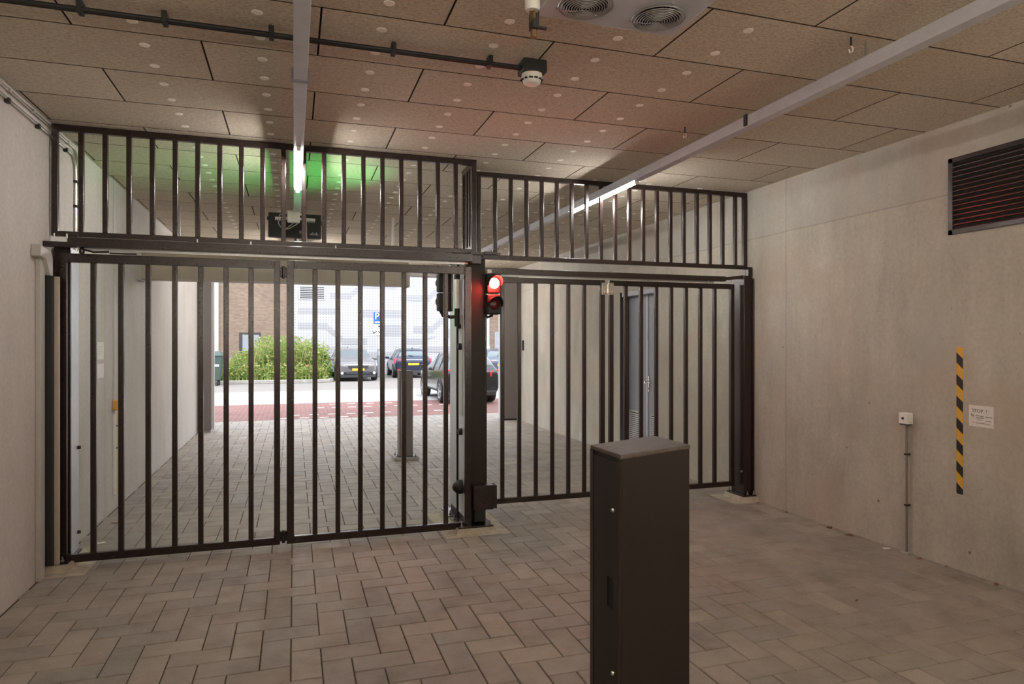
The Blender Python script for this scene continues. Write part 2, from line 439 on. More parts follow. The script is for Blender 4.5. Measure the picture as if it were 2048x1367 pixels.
# door in the right wall
mb = MB(); f = .05; XD = 4.735
mb.box(XR-.004, XD+.08, D1-.012, D1, 0, DZ); mb.box(XD-.02, XD+.08, D1-.05, D1-.012, 0, DZ); mb.box(XR+.03, XD+.08, D0, D0+f, 0, DZ); mb.box(XR+.005, XD+.08, D0+f, D1-.05, DZ-.07, DZ, 1)
mb.box(XD+.07, XD+.08, D0, D1, 0, DZ)
dr = mb.build('door_1', [M['doorf'], M['doorg']], bevel=.003); struct(dr, 'grey double door with louvres and a lever handle')
def doorleaf(y0, y1, lab, ly0, ly1):
    mb = MB(); mb.box(XD, XD+.045, y0, y1, .02, DZ-.07)
    l = mb.build('door_leaf', M['doorg'], dr, bevel=.003)
    mb = MB(); z0, z1 = .15, .67
    mb.box(XD-.012, XD, ly0, ly1, z0, z0+.025); mb.box(XD-.012, XD, ly0, ly1, z1-.025, z1); mb.box(XD-.012, XD, ly0, ly0+.02, z0, z1); mb.box(XD-.012, XD, ly1-.02, ly1, z0, z1)
    n = 16
    for k in range(n):
        z = z0+.03+k*(z1-z0-.06)/n
        mb.prism([(XD-.010, z), (XD-.008, z), (XD-.001, z+.018), (XD-.003, z+.018)], 'y', ly0+.02, ly1-.02)
    mb.box(XD-.0015, XD, ly0+.02, ly1-.02, z0, z1, 1)
    plab(mb.build('louvre_grille', [M['lacq'], M['hole']], l), 'pale framed louvre grille')
    return l
l1 = doorleaf(8.46, D1-f, 'far', 8.66, 8.975); l2 = doorleaf(D0+f, 8.435, 'near', 8.03, 8.345)
mb = MB(); mb.box(XD-.014, XD-.001, 8.425, 8.458, .02, DZ-.07); plab(mb.build('cover_strip', M['alu'], dr, bevel=.002), 'pale metal strip between the leaves')
mb = MB(); mb.box(XD-.009, XD, 8.390, 8.425, .97, 1.19); mb.tube([(XD-.009, 8.408, 1.105), (XD-.05, 8.408, 1.105)], .011); mb.tube([(XD-.05, 8.408, 1.105), (XD-.055, 8.355, 1.105), (XD-.052, 8.285, 1.10)], .009)
mb.lathe((XD-.055, 8.415, 1.105), [(.018, -.012), (.022, 0), (.018, .012)], 'x'); mb.box(XD-.011, XD-.009, 8.401, 8.415, 1.0, 1.03, 1)
plab(mb.build('door_handle', [M['chrome'], M['hole']], l2, bevel=.002), 'chrome lever handle on a long plate')

# ---------------------------------------------------------------- gates
def panel(name, label, cat, x0, x1, Y, z0, z1, bars, sw=.045, th=.06, bh=.05, dp=.04, bw=.038, group=None, swr=None):
    t = thing(name, label, cat, ((x0+x1)/2, Y+dp/2, z0), group=group)
    swr = swr or sw
    mb = MB(); mb.box(x0, x0+sw, Y, Y+dp, z0, z1); mb.box(x1-swr, x1, Y, Y+dp, z0, z1)
    mb.box(x0+sw, x1-swr, Y, Y+dp, z1-th, z1); mb.box(x0+sw, x1-swr, Y, Y+dp, z0, z0+bh)
    mb.build('frame', M['dark'], t, bevel=.003)
    for x in bars:
        MB().box(x-bw/2, x+bw/2, Y+dp/2-bw/2, Y+dp/2+bw/2, z0+bh-.002, z1-th+.002).build('bar', M['dark'], t, bevel=.005)
    return t
gl = 'leaves of the folding gates'
A = panel('gate_leaf', 'far-left gate leaf of dark brown bars, beside the left wall', 'gate', -1.636, -.106, YLG, .035, 2.312,
          [-1.42+.1826*k for k in range(7)], sw=.046, th=.067, bh=.058, group=gl)
B = panel('gate_leaf', 'second gate leaf from the left, hung against the central post', 'gate', -.056, 1.478, YLG, .035, 2.318,
          [.163+.1814*k for k in range(7)], sw=.056, th=.067, bh=.058, group=gl, swr=.06)
C3 = panel('gate_leaf', 'dark gate leaf just right of the red signal', 'gate', 1.668, 2.935, YRG, .137, 2.275,
          [1.874+.1685*k for k in range(6)], th=.052, bh=.05, group=gl, sw=.05, bw=.037)
D4 = panel('gate_leaf', 'rightmost gate leaf, ending at the right wall post', 'gate', 2.985, 4.445, YRG, .137, 2.275,
          [3.171+.1732*k for k in range(7)], th=.052, bh=.05, group=gl, sw=.045, bw=.037)
gp = 'fixed barred panels above the gates'
U1 = panel('fence_panel', 'wide upper barred panel over the left gate, touching the ceiling', 'fence', -1.688, 1.522, YLG, 2.435, 3.256,
           [-1.5+.1577*k for k in range(19)], sw=.042, th=.05, bh=.038, bw=.036, group=gp)
U2 = panel('fence_panel', 'upper barred panel over the right gate, touching the ceiling', 'fence', 1.60, 4.606, YRG, 2.437, 3.252,
           [1.645+.1567*k for k in range(19)], sw=.02, th=.045, bh=.042, bw=.036, group=gp, swr=.045)
# return panel joining the two planes
t = thing('fence_panel', 'narrow upper return panel running back above the central post', 'fence', (1.52, 5.92, 2.44), group=gp)
mb = MB(); x0, x1 = 1.485, 1.525
mb.box(x0, x1, YLG+.042, YLG+.08, 2.47, 3.25); mb.box(x0, x1, YRG-.005, YRG+.035, 2.47, 3.25); mb.box(x0, x1, YLG+.08, YRG-.005, 3.20, 3.25); mb.box(x0, x1, YLG+.08, YRG-.005, 2.47, 2.51)
mb.build('frame', M['dark'], t, bevel=.003)
for yy in (5.87, 5.96): MB().box(1.487, 1.523, yy-.018, yy+.018, 2.505, 3.205).build('bar', M['dark'], t, bevel=.004)

def hinge(parent, x, Y, z, m, w=.05, plates=False):
    mb = MB(); mb.tube([(x, Y-.008, z), (x, Y-.008, z+.10)], .012)
    for k in range(3): mb.tube([(x, Y-.008, z+.01+k*.035), (x, Y-.008, z+.022+k*.035)], .017)
    mb.box(x-w/2, x+w/2, Y, Y+.012, z+.012, z+.09)
    if plates:
        for s in (-1, 1):
            mb.box(x+s*.012, x+s*.065, Y-.012, Y, z-.01, z+.11)
            for zz in (z+.02, z+.08): mb.lathe((x+s*.04, Y-.012, zz), [(.009, -.005), (.009, 0)], 'y', 10, 1)
    return mb.build('hinge', [m, M['steel']], parent, bevel=.002)
hinge(A, -.081, YLG+.02, 2.17, M['dark'], .05); hinge(A, -.081, YLG+.02, .045, M['black'], .05)
plab(hinge(C3, 2.96, YRG, 2.14, M['chrome'], .04, True), 'bare steel hinge')
hinge(C3, 2.96, YRG+.02, .15, M['dark'], .05)
# nuts on the lower corners
# guide beams
t = thing('guide_beam', 'long dark guide beam above the left gate leaves', 'beam', (-.1, 5.61, 2.345))
MB().box(-1.53, 1.455, 5.58, 5.66, 2.345, 2.412).build('beam', M['dark'], t, bevel=.003)
mb = MB().box(-1.70, -1.50, 5.585, 5.64, 2.340, 2.378); mb.box(-1.57, -1.50, 5.66, 5.72, 2.36, 2.45)
mb.build('end_bracket', M['dark'], t, bevel=.003)
MB().box(-1.50, 1.40, 5.662, 5.672, 2.330, 2.350).build('guide_rail', M['steel'], t)
for x in (-1.64, -1.56, -.70, -.32, .32): MB().tube([(x, 5.62, 2.405), (x, 5.62, 2.44)], .006).build('bolt', M['steel'], t)
mb = MB(); mb.tube([(-1.47, 5.64, 2.335), (-1.40, 5.655, 2.318), (-1.30, 5.66, 2.325)], .007); mb.box(-1.30, -1.12, 5.67, 5.69, 2.312, 2.322)
mb.lathe((-1.47, 5.64, 2.30), [(.012, 0), (.018, .01), (.018, .03), (.01, .045)], 'z', 12)
mb.build('pivot_arm', M['dark'], t)
t = thing('guide_beam', 'dark guide beam above the right gate leaves', 'beam', (3.0, 6.06, 2.29))
MB().box(1.66, 4.30, 6.02, 6.09, 2.296, 2.348).build('beam', M['dark'], t, bevel=.003)
MB().box(1.70, 4.20, 6.092, 6.10, 2.284, 2.296).build('guide_rail', M['steel'], t)
mb = MB(); mb.hexa([(4.24,6.03,2.30),(4.50,6.0,2.33),(4.50,6.05,2.33),(4.24,6.08,2.30),(4.24,6.03,2.335),(4.50,6.0,2.365),(4.50,6.05,2.365),(4.24,6.08,2.335)])
mb.build('end_bracket', M['dark'], t, bevel=.002)
MB().tube([(4.12, 6.07, 2.275), (4.12, 6.07, 2.30)], .007).build('bolt', M['steel'], t)

# central post ------------------------------------------------------
def bolts(parent, pts, z):
    for x, yy in pts:
        mb = MB(); mb.tube([(x, yy, z), (x, yy, z+.035)], .006, 8); mb.lathe((x, yy, z), [(.012, 0), (.012, .012)], 'z', 6)
        mb.build('anchor_bolt', M['steel'], parent)
cp = thing('gate_post', 'thick dark central gate post carrying both traffic signals', 'post', (1.52, 5.9, 0))
MB().box(1.435, 1.618, 5.775, 6.01, .065, 2.40).build('post_tube', M['darkmatte'], cp, bevel=.006)
MB().box(1.435, 1.60, 6.09, 6.36, .065, 2.40).build('rear_tube', M['darkmatte'], cp, bevel=.006)
mb = MB().box(1.42, 1.60, 5.79, 6.36, 2.40, 2.42); mb.build('top_plate', M['dark'], cp, bevel=.002)
mb = MB().box(1.35, 1.66, 5.66, 6.03, .05, .065); mb.build('base_plate', M['dark'], cp, bevel=.002)
mb = MB().box(1.35, 1.62, 6.06, 6.39, .05, .065); mb.build('base_plate', M['dark'], cp, bevel=.002)
bolts(cp, [(1.38, 5.69), (1.635, 5.69), (1.38, 5.96), (1.635, 5.96), (1.38, 6.14)], .065)
mb = MB(); mb.box(1.427, 1.435, 5.79, 6.0, .12, 2.30)
lid = mb.build('reflection_panel', M['alu'], cp, bevel=.002); plab(lid, 'pale side panel facing left, passage reflection painted in')  # pale colour stands in for reflected passage light
MB().box(1.422, 1.427, 5.83, 5.97, 1.0, 1.9).build('cover_plate', M['lacq'], lid, bevel=.002)  # grey paints the same reflection on the plate
for z in (1.62, .86):
    mb = MB(); mb.lathe((1.424, 5.88, z), [(.024, -.028), (.03, -.02), (.03, 0)], 'x', 16); mb.lathe((1.424, 5.94, z-.0), [(.018, -.02), (.018, 0)], 'x', 12)
    mb.build('cover_lock', M['black'], lid)
mb = MB(); mb.box(1.484, 1.66, 5.66, 5.772, .20, .40); mb.box(1.48, 1.664, 5.655, 5.775, .40, .412)
g = mb.build('pivot_housing', M['dark'], cp, bevel=.004)
MB().box(1.664, 1.70, 5.69, 5.80, .20, .40).build('side_plate', M['black'], g)
mb = MB().box(1.50, 1.60, 5.70, 5.775, .09, .20); mb.build('bearing_block', M['black'], cp, bevel=.003)
for z in (.30, .34): MB().lathe((1.455, 5.774, z), [(.006, -.006), (.006, .0)], 'y', 8).build('screw', M['steel'], cp)
MB().box(1.427, 1.435, 6.10, 6.35, .12, 2.30).build('reflection_panel', M['alu'], cp, bevel=.002)  # plate added to paint the brown rear tube's passage reflection
# motor bracket on top
mb = MB(); mb.box(1.46, 1.73, 5.68, 5.80, 2.42, 2.445); mb.box(1.46, 1.56, 5.70, 5.79, 2.345, 2.42); mb.box(1.62, 1.66, 5.72, 5.77, 2.25, 2.30, 1)
mb.box(1.40, 1.44, 5.70, 5.78, 2.34, 2.37, 1); mb.box(1.58, 1.70, 5.66, 5.70, 2.425, 2.45)
mb.build('head_bracket', [M['dark'], M['white']], cp, bevel=.002)
a = thing('antenna', 'small black whip antenna standing on the central post head', 'antenna', (1.69, 5.74, 2.445))
MB().lathe((1.69, 5.74, 2.445), [(.022, 0), (.018, .012), (.008, .03)], 'z', 14).build('base', M['black'], a, smooth=True)
MB().tube([(1.69, 5.74, 2.47), (1.69, 5.74, 2.62)], [.0045, .003], 8).build('whip', M['black'], a)
mb = MB().tube([(1.69, 5.74, 2.46), (1.73, 5.74, 2.49), (1.745, 5.74, 2.52)], .0025, 6); mb.tube([(1.67, 5.74, 2.46), (1.64, 5.74, 2.49)], .002, 6); mb.build('wire', M['black'], a)
# footing
def footing(lab, x0, x1, y0, y1, x2, x3, y2, y3, h=.05):
    mb = MB(); mb.box(x0, x1, y0, y1, -.002, .004)
    e = .02
    mb.hexa([(x2-e,y2-e,.0),(x3+e,y2-e,.0),(x3+e,y3+e,.0),(x2-e,y3+e,.0),(x2,y2,h),(x3,y2,h),(x3,y3,h),(x2,y3,h)])
    o = mb.build('concrete_footing', M['mortar'], bevel=.004); tag(o, lab, 'footing', 'mortar footings of the gate posts'); return o
footing('broad pale mortar footing under the central gate post', 1.22, 1.80, 5.58, 6.45, 1.34, 1.67, 5.65, 6.35)
# photocell
p = thing('photocell', 'black domed photocell low on the left side of the central post', 'sensor', (1.42, 5.90, .33))
mb = MB(); mb.lathe((1.425, 5.86, .372), [(.062, 0), (.062, -.03), (.052, -.055), (.03, -.078), (.008, -.088)], 'x', 22); mb.build('dome', M['black'], p, smooth=True)
MB().box(1.3645, 1.3655, 5.80, 5.83, .36, .385).build('window', M['redoff'], p)

# traffic signals ---------------------------------------------------
def signal(name, lab, cx, Y, z0, z1, face, lit_top, w=.125):
    """face -1: lenses towards the camera side, +1: towards the street"""
    t = thing(name, lab, 'traffic signal', (cx, Y, z0))
    d = .10; yb, yf = (Y+d/2, Y-d/2) if face < 0 else (Y-d/2, Y+d/2)
    mb = MB(); h = (z1-z0)/2
    for k in range(2):
        za, zb = z0+h*k+.004, z0+h*(k+1)-.004
        mb.box(cx-w/2, cx+w/2, min(yb, yf), max(yb, yf), za, zb)
    mb.build('housing', M['black'], t, bevel=.012)
    for k in range(2):
        zc = z0+h*(k+.5); lit = (k == 1) == lit_top
        R = .050
        mb = MB()
        prof = [(R*.98, 0), (R*.9, .010), (R*.6, .018), (.004, .021)]
        mb.lathe((cx, yf, zc), [(r, face*hh) for r, hh in prof], 'y', 26)
        mat = (M['red'] if face < 0 else M['green']) if lit else M['redoff']
        mb.build('lens', mat, t, smooth=True)
        vs, fs = [], []; n = 18
        for i in range(n+1):
            an = math.radians(-20+220*i/n)
            L = .10*(math.sin(an)*.5+.5)+.01
            for rr in (R+.010, R+.014):
                for yy in (yf, yf+face*L): vs.append((cx+rr*math.cos(an), yy, zc+rr*math.sin(an)))
        for i in range(n):
            q, s2 = i*4, (i+1)*4
            fs += [(q,q+1,s2+1,s2), (q+2,s2+2,s2+3,q+3), (q+1,q+3,s2+3,s2+1)]
        mb = MB().add(vs, fs); mb.build('visor', M['black'], t, fixn=True)
    return t
s1 = signal('traffic_signal', 'two-lamp traffic signal with its red lamp lit, right of the central post', 1.675, 5.74, 1.90, 2.27, -1, True, .125)
MB().tube([(1.61, 5.79, 1.93), (1.64, 5.79, 1.88), (1.68, 5.76, 1.90)], .013, 10).build('bracket', M['black'], s1)
s2 = signal('traffic_signal', 'two-lamp traffic signal seen from behind, left of the central post', 1.295, 5.98, 1.935, 2.275, 1, False, .135)
mb = MB(); mb.tube([(1.26, 5.98, 1.94), (1.27, 5.95, 1.90), (1.34, 5.93, 1.885), (1.40, 5.90, 1.89)], .016, 10)
mb.tube([(1.39, 5.90, 1.80), (1.39, 5.90, 1.96)], .024, 12); mb.tube([(1.39, 5.90, 1.80), (1.425, 5.90, 1.80)], .02, 10); mb.build('bracket', M['black'], s2)
mb = MB(); mb.box(1.335, 1.352, 5.90, 6.02, 1.935, 2.27); mb.build('back_plate', M['dark'], s2, bevel=.003)
mb = MB(); mb.tube([(1.385, 5.88, 1.96), (1.385, 5.88, 2.22)], .022, 14); mb.lathe((1.385, 5.88, 2.22), [(.027, 0), (.027, .04)], 'z', 14, 1)
mb.build('sleeve', [M['cream'], M['black']], s2)

# right and left wall posts ----------------------------------------
rp = thing('gate_post', 'dark wall-side gate post against the right concrete wall', 'post', (4.54, 6.08, 0))
MB().box(4.492, 4.592, 5.985, 6.20, .065, 2.36).build('post_tube', M['dark'], rp, bevel=.004)
MB().box(4.592, 4.609, 5.965, 6.03, .065, 2.33).build('wall_flange', M['dark'], rp, bevel=.002)
MB().box(4.445, 4.607, 5.93, 6.22, .05, .065).build('base_plate', M['dark'], rp, bevel=.002)
mb = MB().box(4.55, 4.60, 5.99, 6.04, 2.36, 2.45); mb.build('head_lug', M['dark'], rp)
bolts(rp, [(4.51, 5.95), (4.585, 5.95), (4.465, 6.2)], .065)
MB().lathe((4.492, 6.02, .30), [(.011, -.014), (.013, 0)], 'x', 12).build('cable_gland', M['steel'], rp)
footing('pale mortar footing under the gate post at the right wall', 4.30, 4.608, 5.86, 6.32, 4.44, 4.605, 5.91, 6.23)
lp = thing('gate_post', 'dark gate post behind the hinge side of the left gate', 'post', (-1.63, 5.9, 0))
MB().box(-1.69, -1.582, 5.80, 5.99, .065, 2.36).build('post_tube', M['alu'], lp, bevel=.004)  # pale colour paints daylight onto the dark post's side
MB().box(-1.685, -1.580, 5.776, 5.80, .065, 2.36).build('edge_plate', M['dark'], lp, bevel=.002)
MB().box(-1.695, -1.56, 5.64, 5.99, .05, .065).build('base_plate', M['dark'], lp, bevel=.002)
bolts(lp, [(-1.60, 5.665), (-1.675, 5.665)], .065)
for z in (.85, .20): MB().lathe((-1.582, 5.96, z), [(.014, .0), (.012, .02)], 'x', 12).build('cable_gland', M['black'], lp)
footing('pale mortar footing under the gate post at the left wall', -1.70, -1.42, 5.50, 6.05, -1.698, -1.545, 5.61, 6.03)
# wall side duct with safety edge
t = thing('cable_duct', 'beige angled cable duct on the left wall, bending out to the gate', 'duct', (-1.68, 5.5, 0))
mb = MB(); mb.box(-1.70, -1.668, 5.44, 5.53, 0.0, 2.235); mb.build('vertical_duct', M['lacq'], t, bevel=.004)
mb = MB(); mb.prism([(5.36, 2.325), (5.36, 2.245), (5.47, 2.235), (5.55, 2.13), (5.60, 2.13), (5.60, 2.27), (5.56, 2.295)], 'x', -1.70, -1.64)
mb.build('corner_cover', M['lacq'], t, bevel=.004)
t2 = MB().box(-1.698, -1.627, 5.555, 5.60, .07, 2.13).build('safety_edge', M['black'], bevel=.006); tag(t2, 'tall black rubber safety edge beside the left gate post', 'safety edge')
MB().box(-1.627, -1.600, 5.58, 5.61, .07, 2.125).build('mounting_strip', M['shut'], t2)

# ---------------------------------------------------------------- foreground pillar
x0, x1, y0, y1, zl, zr = 1.105, 1.388, 2.164, 2.42, 1.252, 1.277
t = thing('control_pillar', 'dark brown metal control pillar in the foreground with a sloping top', 'pillar', ((x0+x1)/2, (y0+y1)/2, 0))
mb = MB(); mb.hexa([(x0+.006,y0,0),(x1,y0,0),(x1,y1,0),(x0+.006,y1,0),(x0+.006,y0,zl-.012),(x1,y0,zr-.012),(x1,y1,zr-.012),(x0+.006,y1,zl-.012)])
mb.build('body', M['darkmatte'], t, bevel=.004)
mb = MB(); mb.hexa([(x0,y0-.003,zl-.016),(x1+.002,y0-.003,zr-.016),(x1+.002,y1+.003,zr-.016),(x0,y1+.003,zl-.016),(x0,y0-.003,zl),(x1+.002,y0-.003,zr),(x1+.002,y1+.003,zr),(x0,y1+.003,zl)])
mb.build('lid', M['toplit'], t, bevel=.004)
mb = MB(); a_, b_ = y0+.018, y1-.035; zz = zl-.03
zs0, zs1 = .68, .79; ys0, ys1 = y0+.055, y0+.105
mb.box(x0-.001, x0+.006, a_, ys0, .02, zz); mb.box(x0-.001, x0+.006, ys1, b_, .02, zz); mb.box(x0-.001, x0+.006, ys0, ys1, .02, zs0); mb.box(x0-.001, x0+.006, ys0, ys1, zs1, zz)
mb.box(x0+.004, x0+.0062, ys0, ys1, zs0, zs1, 1)
fr = mb.build('door', [M['darkmatte'], M['hole']], t); plab(fr, 'access door with a slot handle')
mb = MB(); mb.box(x0-.003, x0+.006, y1-.03, y1, 0, zl-.014); mb.box(x0-.003, x0+.006, y0, y0+.014, 0, zl-.014); mb.build('corner_edge', M['dark'], t, bevel=.002)
for z in (1.045, .455):
    MB().lathe((x0-.001, y0+.05, z), [(.009, 0), (.009, -.006), (.006, -.010)], 'x', 14).build('lock_screw', M['chrome'], t, smooth=True)

# far bollard
t = thing('intercom_post', 'slim dark steel post standing in the passage behind the left gate', 'post', (1.52, 9.62, 0))
mb = MB(); mb.box(1.418, 1.61, 9.56, 9.76, .05, 1.262); mb.build('body', M['col'], t, bevel=.004)
MB().box(1.34, 1.69, 9.50, 9.80, .0, .045).build('plinth', M['slab'], t, bevel=.006)
MB().box(1.37, 1.66, 9.52, 9.78, .045, .052).build('base_plate', M['dark'], t)
bolts(t, [(1.385, 9.54), (1.64, 9.54), (1.385, 9.76), (1.64, 9.76)], .052)

# ---------------------------------------------------------------- light trunking
def trunking(lab, x0, x1, z0, z1, ya, yb, tubes, joints, hooks):
    t = thing('light_trunking', lab, 'light', ((x0+x1)/2, ya, z0), group='light trunkings under the ceiling')
    mb = MB(); mb.box(x0, x1, ya, yb, z0, z1); mb.build('channel', M['alu'], t, bevel=.004)
    for yy in joints: 
        mb = MB(); mb.box(x0-.004, x1+.004, yy-.02, yy+.02, z0-.004, z0); mb.box(x0-.012, x0, yy-.03, yy+.03, z0-.002, z1-.01); mb.box(x1, x1+.012, yy-.03, yy+.03, z0-.002, z1-.01)
        mb.build('joint_clip', M['doorg'], t)
    for yy in hooks:
        MB().tube([((x0+x1)/2, yy, z1), ((x0+x1)/2, yy, ZC)], .005, 8).build('hanger', M['steel'], t)
    for yy, ln, warm in tubes:
        cx = (x0+x1)/2
        MB().tube([(cx, yy+.03, z0-.010), (cx, yy+ln-.03, z0-.010)], .0135, 14).build('lamp_tube', M['tubew' if warm else 'tube'], t, smooth=True)
        for ya_ in (yy, yy+ln-.03): MB().box(cx-.016, cx+.016, ya_, ya_+.03, z0-.026, z0).build('lamp_holder', M['white'], t, bevel=.003)
    return t
trunking('pale grey light trunking down the left lane, ending at a junction box', -.004, .070, 3.095, 3.165, YB+.3, 7.8,
         [(5.2, 1.5, 0), (-1.0, 1.5, 1)], [3.9, -2.5], [4.4, 7.0, 1.2, -1.5])
trunking('added short pale grey light trunking continuing down the left lane beyond the shutter box', -.004, .070, 3.095, 3.165, 9.8, 13.9,
         [(10.5, 1.5, 0), (12.2, 1.5, 0)], [], [10.0, 12.1, 13.6])  # run added around one glimpsed lamp, to brighten the passage
trunking('pale grey light trunking running along the right lane to the street', 2.872, 2.945, 3.095, 3.168, YB+.3, 13.9,
         [(5.37, 1.52, 0), (12.0, 1.45, 0), (-1.0, 1.5, 1)], [-1.2, 8.2], [2.85, 4.43, 8.9, 6.9, 11.2, 0])
def batten(lab, x, yy, zz):  # unseen fill lamps, added to brighten the near hall and ceiling
    t = thing('fill_batten', lab, 'light', (x, yy, zz), group='added fill tube battens behind the viewpoint')
    MB().box(x-.75, x+.75, yy-.09, yy+.09, zz-.05, zz-.02).build('channel', M['white'], t)  # wide channel below the tube holds back its downward light
    MB().tube([(x-.72, yy, zz), (x+.72, yy, zz)], .014, 12).build('lamp_tube', M['tubew'], t, smooth=True)
    for dx in (-.735, .735): MB().box(x+dx-.015, x+dx+.015, yy-.015, yy+.015, zz-.02, zz+.02).build('lamp_holder', M['white'], t)
    for dx in (-.5, .5): MB().tube([(x+dx, yy+.04, zz-.02), (x+dx, yy+.04, ZC)], .004, 6).build('hanger', M['steel'], t)
batten('left added hanging tube batten in the hall behind the viewpoint', -.7, -1.2, 2.2)
batten('middle added hanging tube batten in the hall behind the viewpoint', 1.5, -2.6, 2.2)
batten('right added hanging tube batten in the hall behind the viewpoint', 3.7, -1.2, 2.2)
# side clip on the right trunking and spare ceiling hooks
o = MB().box(2.862, 2.872, 3.79, 3.82, 3.10, 3.175).build('cable_clip', M['black']); tag(o, 'small dark clip on the side of the right light trunking', 'clip')
def hook(lab, x, yy):
    t = thing('ceiling_hook', lab, 'hook', (x, yy, ZC-.1), group='spare hooks in the ceiling')
    MB().tube([(x, yy, ZC+.005), (x, yy, ZC-.045)], .005, 8).build('rod', M['black'], t)
    mb = MB(); mb.tube([(x, yy, ZC-.045), (x+.012, yy, ZC-.055), (x+.010, yy, ZC-.075), (x-.008, yy, ZC-.08), (x-.012, yy, ZC-.065)], .004, 8)
    plab(mb.build('eye', M['white'], t), 'pale hook end')
hook('small dark ceiling hook near the top right, left of the right trunking', 2.80, 2.84)
hook('small ceiling hook with a pale tip, just before the gate', 2.78, 4.40)
hook('small ceiling hook behind the right upper panel', 2.80, 7.1)

# junction box, sign, cables
t = thing('junction_box', 'cream junction box with looping cables at the end of the left trunking', 'junction box', (-.005, 7.83, 2.985))
MB().box(-.073, .062, 7.80, 7.86, 2.98, 3.115).build('box', M['white'], t, bevel=.012)
mb = MB(); mb.tube([(-.073, 7.83, 3.085), (-.10, 7.83, 3.085)], .010, 10); mb.tube([(-.073, 7.83, 3.03), (-.10, 7.83, 3.03)], .010, 10); mb.tube([(.062, 7.83, 3.075), (.09, 7.83, 3.075)], .011, 10); mb.build('cable_gland', M['white'], t)
mb = MB()
def arc(c, R, a0, a1, n=16, sx=1): return [(c[0]+R*sx*math.cos(math.radians(a0+(a1-a0)*i/n)), c[1], c[2]+R*math.sin(math.radians(a0+(a1-a0)*i/n))) for i in range(n+1)]
mb.tube([(-.09, 7.83, 3.03)]+arc((-.09, 7.81, 2.97), .06, 100, 280, 14, 1.2)+[(-.03, 7.80, 2.95), (-.005, 7.80, 2.975), (-.02, 7.81, 2.985)], .0045, 8)
mb.tube([(-.09, 7.83, 3.085)]+arc((-.09, 7.81, 3.03), .05, 100, 170, 6, 1.3), .005, 8)
mb.tube(arc((-.08, 7.80, 2.975), .072, 180, 290, 12, 1.15)+[(.0, 7.79, 2.94), (.04, 7.79, 2.965)], .0045, 8)
mb.build('cable', M['pvc'], t)
t = thing('conduit', 'pale flexible conduit hanging down from the junction box', 'conduit', (.12, 7.83, 2.7))
MB().tube([(.085, 7.83, 3.075), (.105, 7.83, 3.065), (.118, 7.83, 3.03), (.122, 7.83, 2.95), (.124, 7.83, 2.80), (.125, 7.85, 2.70)], .014, 12).build('pipe', M['pvc'], t, smooth=True)
t = thing('display_sign', 'black hanging display box seen from behind, by the junction box', 'sign', (.01, 8.4, 2.9))
mb = MB(); mb.box(-.285, .308, 8.34, 8.44, 2.895, 3.175); mb.build('housing', M['black'], t, bevel=.004)
mb = MB(); mb.box(-.30, -.285, 8.37, 8.40, 3.09, 3.13); mb.box(.308, .325, 8.37, 8.40, 3.06, 3.10); mb.build('side_lug', M['black'], t)
mb = MB(); mb.box(-.21, .24, 8.325, 8.34, 3.10, 3.125)
for k in range(6): mb.box(-.21+k*.02, -.20+k*.02, 8.322, 8.34, 3.085, 3.10); mb.box(.14+k*.017, .148+k*.017, 8.322, 8.34, 3.08, 3.10)
plab(mb.build('mounting_rail', M['white'], t), 'pale slotted mounting rail')
mb = MB(); 
for k in range(4): mb.box(.06, .10, 8.3385, 8.3395, 2.945+k*.009, 2.949+k*.009)
for k in range(7): mb.box(.18+k*.014, .188+k*.014, 8.3385, 8.3395, 2.93, 2.945+.01*(k % 3))
mb.build('label', M['lacq'], t)
MB().box(-.02, .10, 8.36, 8.42, 3.17, ZC).build('hanger', M['steel'], t)
# roller shutter box across left lane
t = thing('shutter_box', 'long beige roller shutter box across the left lane behind the gate', 'shutter', (-.15, 8.8, 2.38))
mb = MB(); mb.prism([(8.60, 2.384), (8.86, 2.384), (8.90, 2.42), (8.90, 2.69), (8.64, 2.69), (8.60, 2.65)], 'x', -1.655, 1.39); mb.build('casing', M['shut'], t)
mb = MB(); mb.box(-1.70, -1.655, 8.60, 8.92, 2.37, 2.71); mb.box(1.39, 1.41, 8.60, 8.92, 2.37, 2.71); mb.build('end_plate', M['lacq'], t)
for x in (-1.3, .0, 1.2): MB().box(x, x+.03, 8.72, 8.76, 2.69, ZC).build('hanger', M['steel'], t)
for x in (-1.33, -.93, .19): MB().box(x, x+.07, 8.594, 8.60, 2.39, 2.64).build('cover_strap', M['shut'], t)

# ---------------------------------------------------------------- ceiling conduit and detector
t = thing('conduit', 'black twin conduit across the ceiling, ending at the smoke detector', 'conduit', (0, 3.66, 3.2))
mb = MB(); mb.tube([(XL, 3.645, 3.222), (1.24, 3.645, 3.222)], .011, 10); mb.tube([(XL, 3.672, 3.226), (1.24, 3.672, 3.226)], .011, 10); mb.build('pipe', M['black'], t, smooth=True)
for x in (-.96, -.60, -.11, .51, 1.05):
    mb = MB(); mb.box(x-.012, x+.012, 3.628, 3.69, 3.205, ZC-.001); mb.build('clamp', M['black'], t, bevel=.003)
t = thing('smoke_detector', 'white round smoke detector under a black box on the ceiling', 'smoke detector', (1.31, 3.67, 3.13))
MB().box(1.235, 1.375, 3.60, 3.72, 3.195, ZC).build('mounting_box', M['black'], t, bevel=.006)
MB().lathe((1.303, 3.66, 3.195), [(.060, .0), (.060, -.018), (.054, -.034), (.048, -.05), (.036, -.058), (.002, -.06)], 'z', 28).build('sensor_head', M['white'], t, smooth=True)
mb = MB()
for k in range(12):
    a_ = 2*PI*k/12+.1; mb.box(1.303+.053*math.cos(a_)-.010, 1.303+.053*math.cos(a_)+.010, 3.66+.053*math.sin(a_)-.006, 3.66+.053*math.sin(a_)+.006, 3.158, 3.166)
mb.build('slot_ring', M['hole'], t)

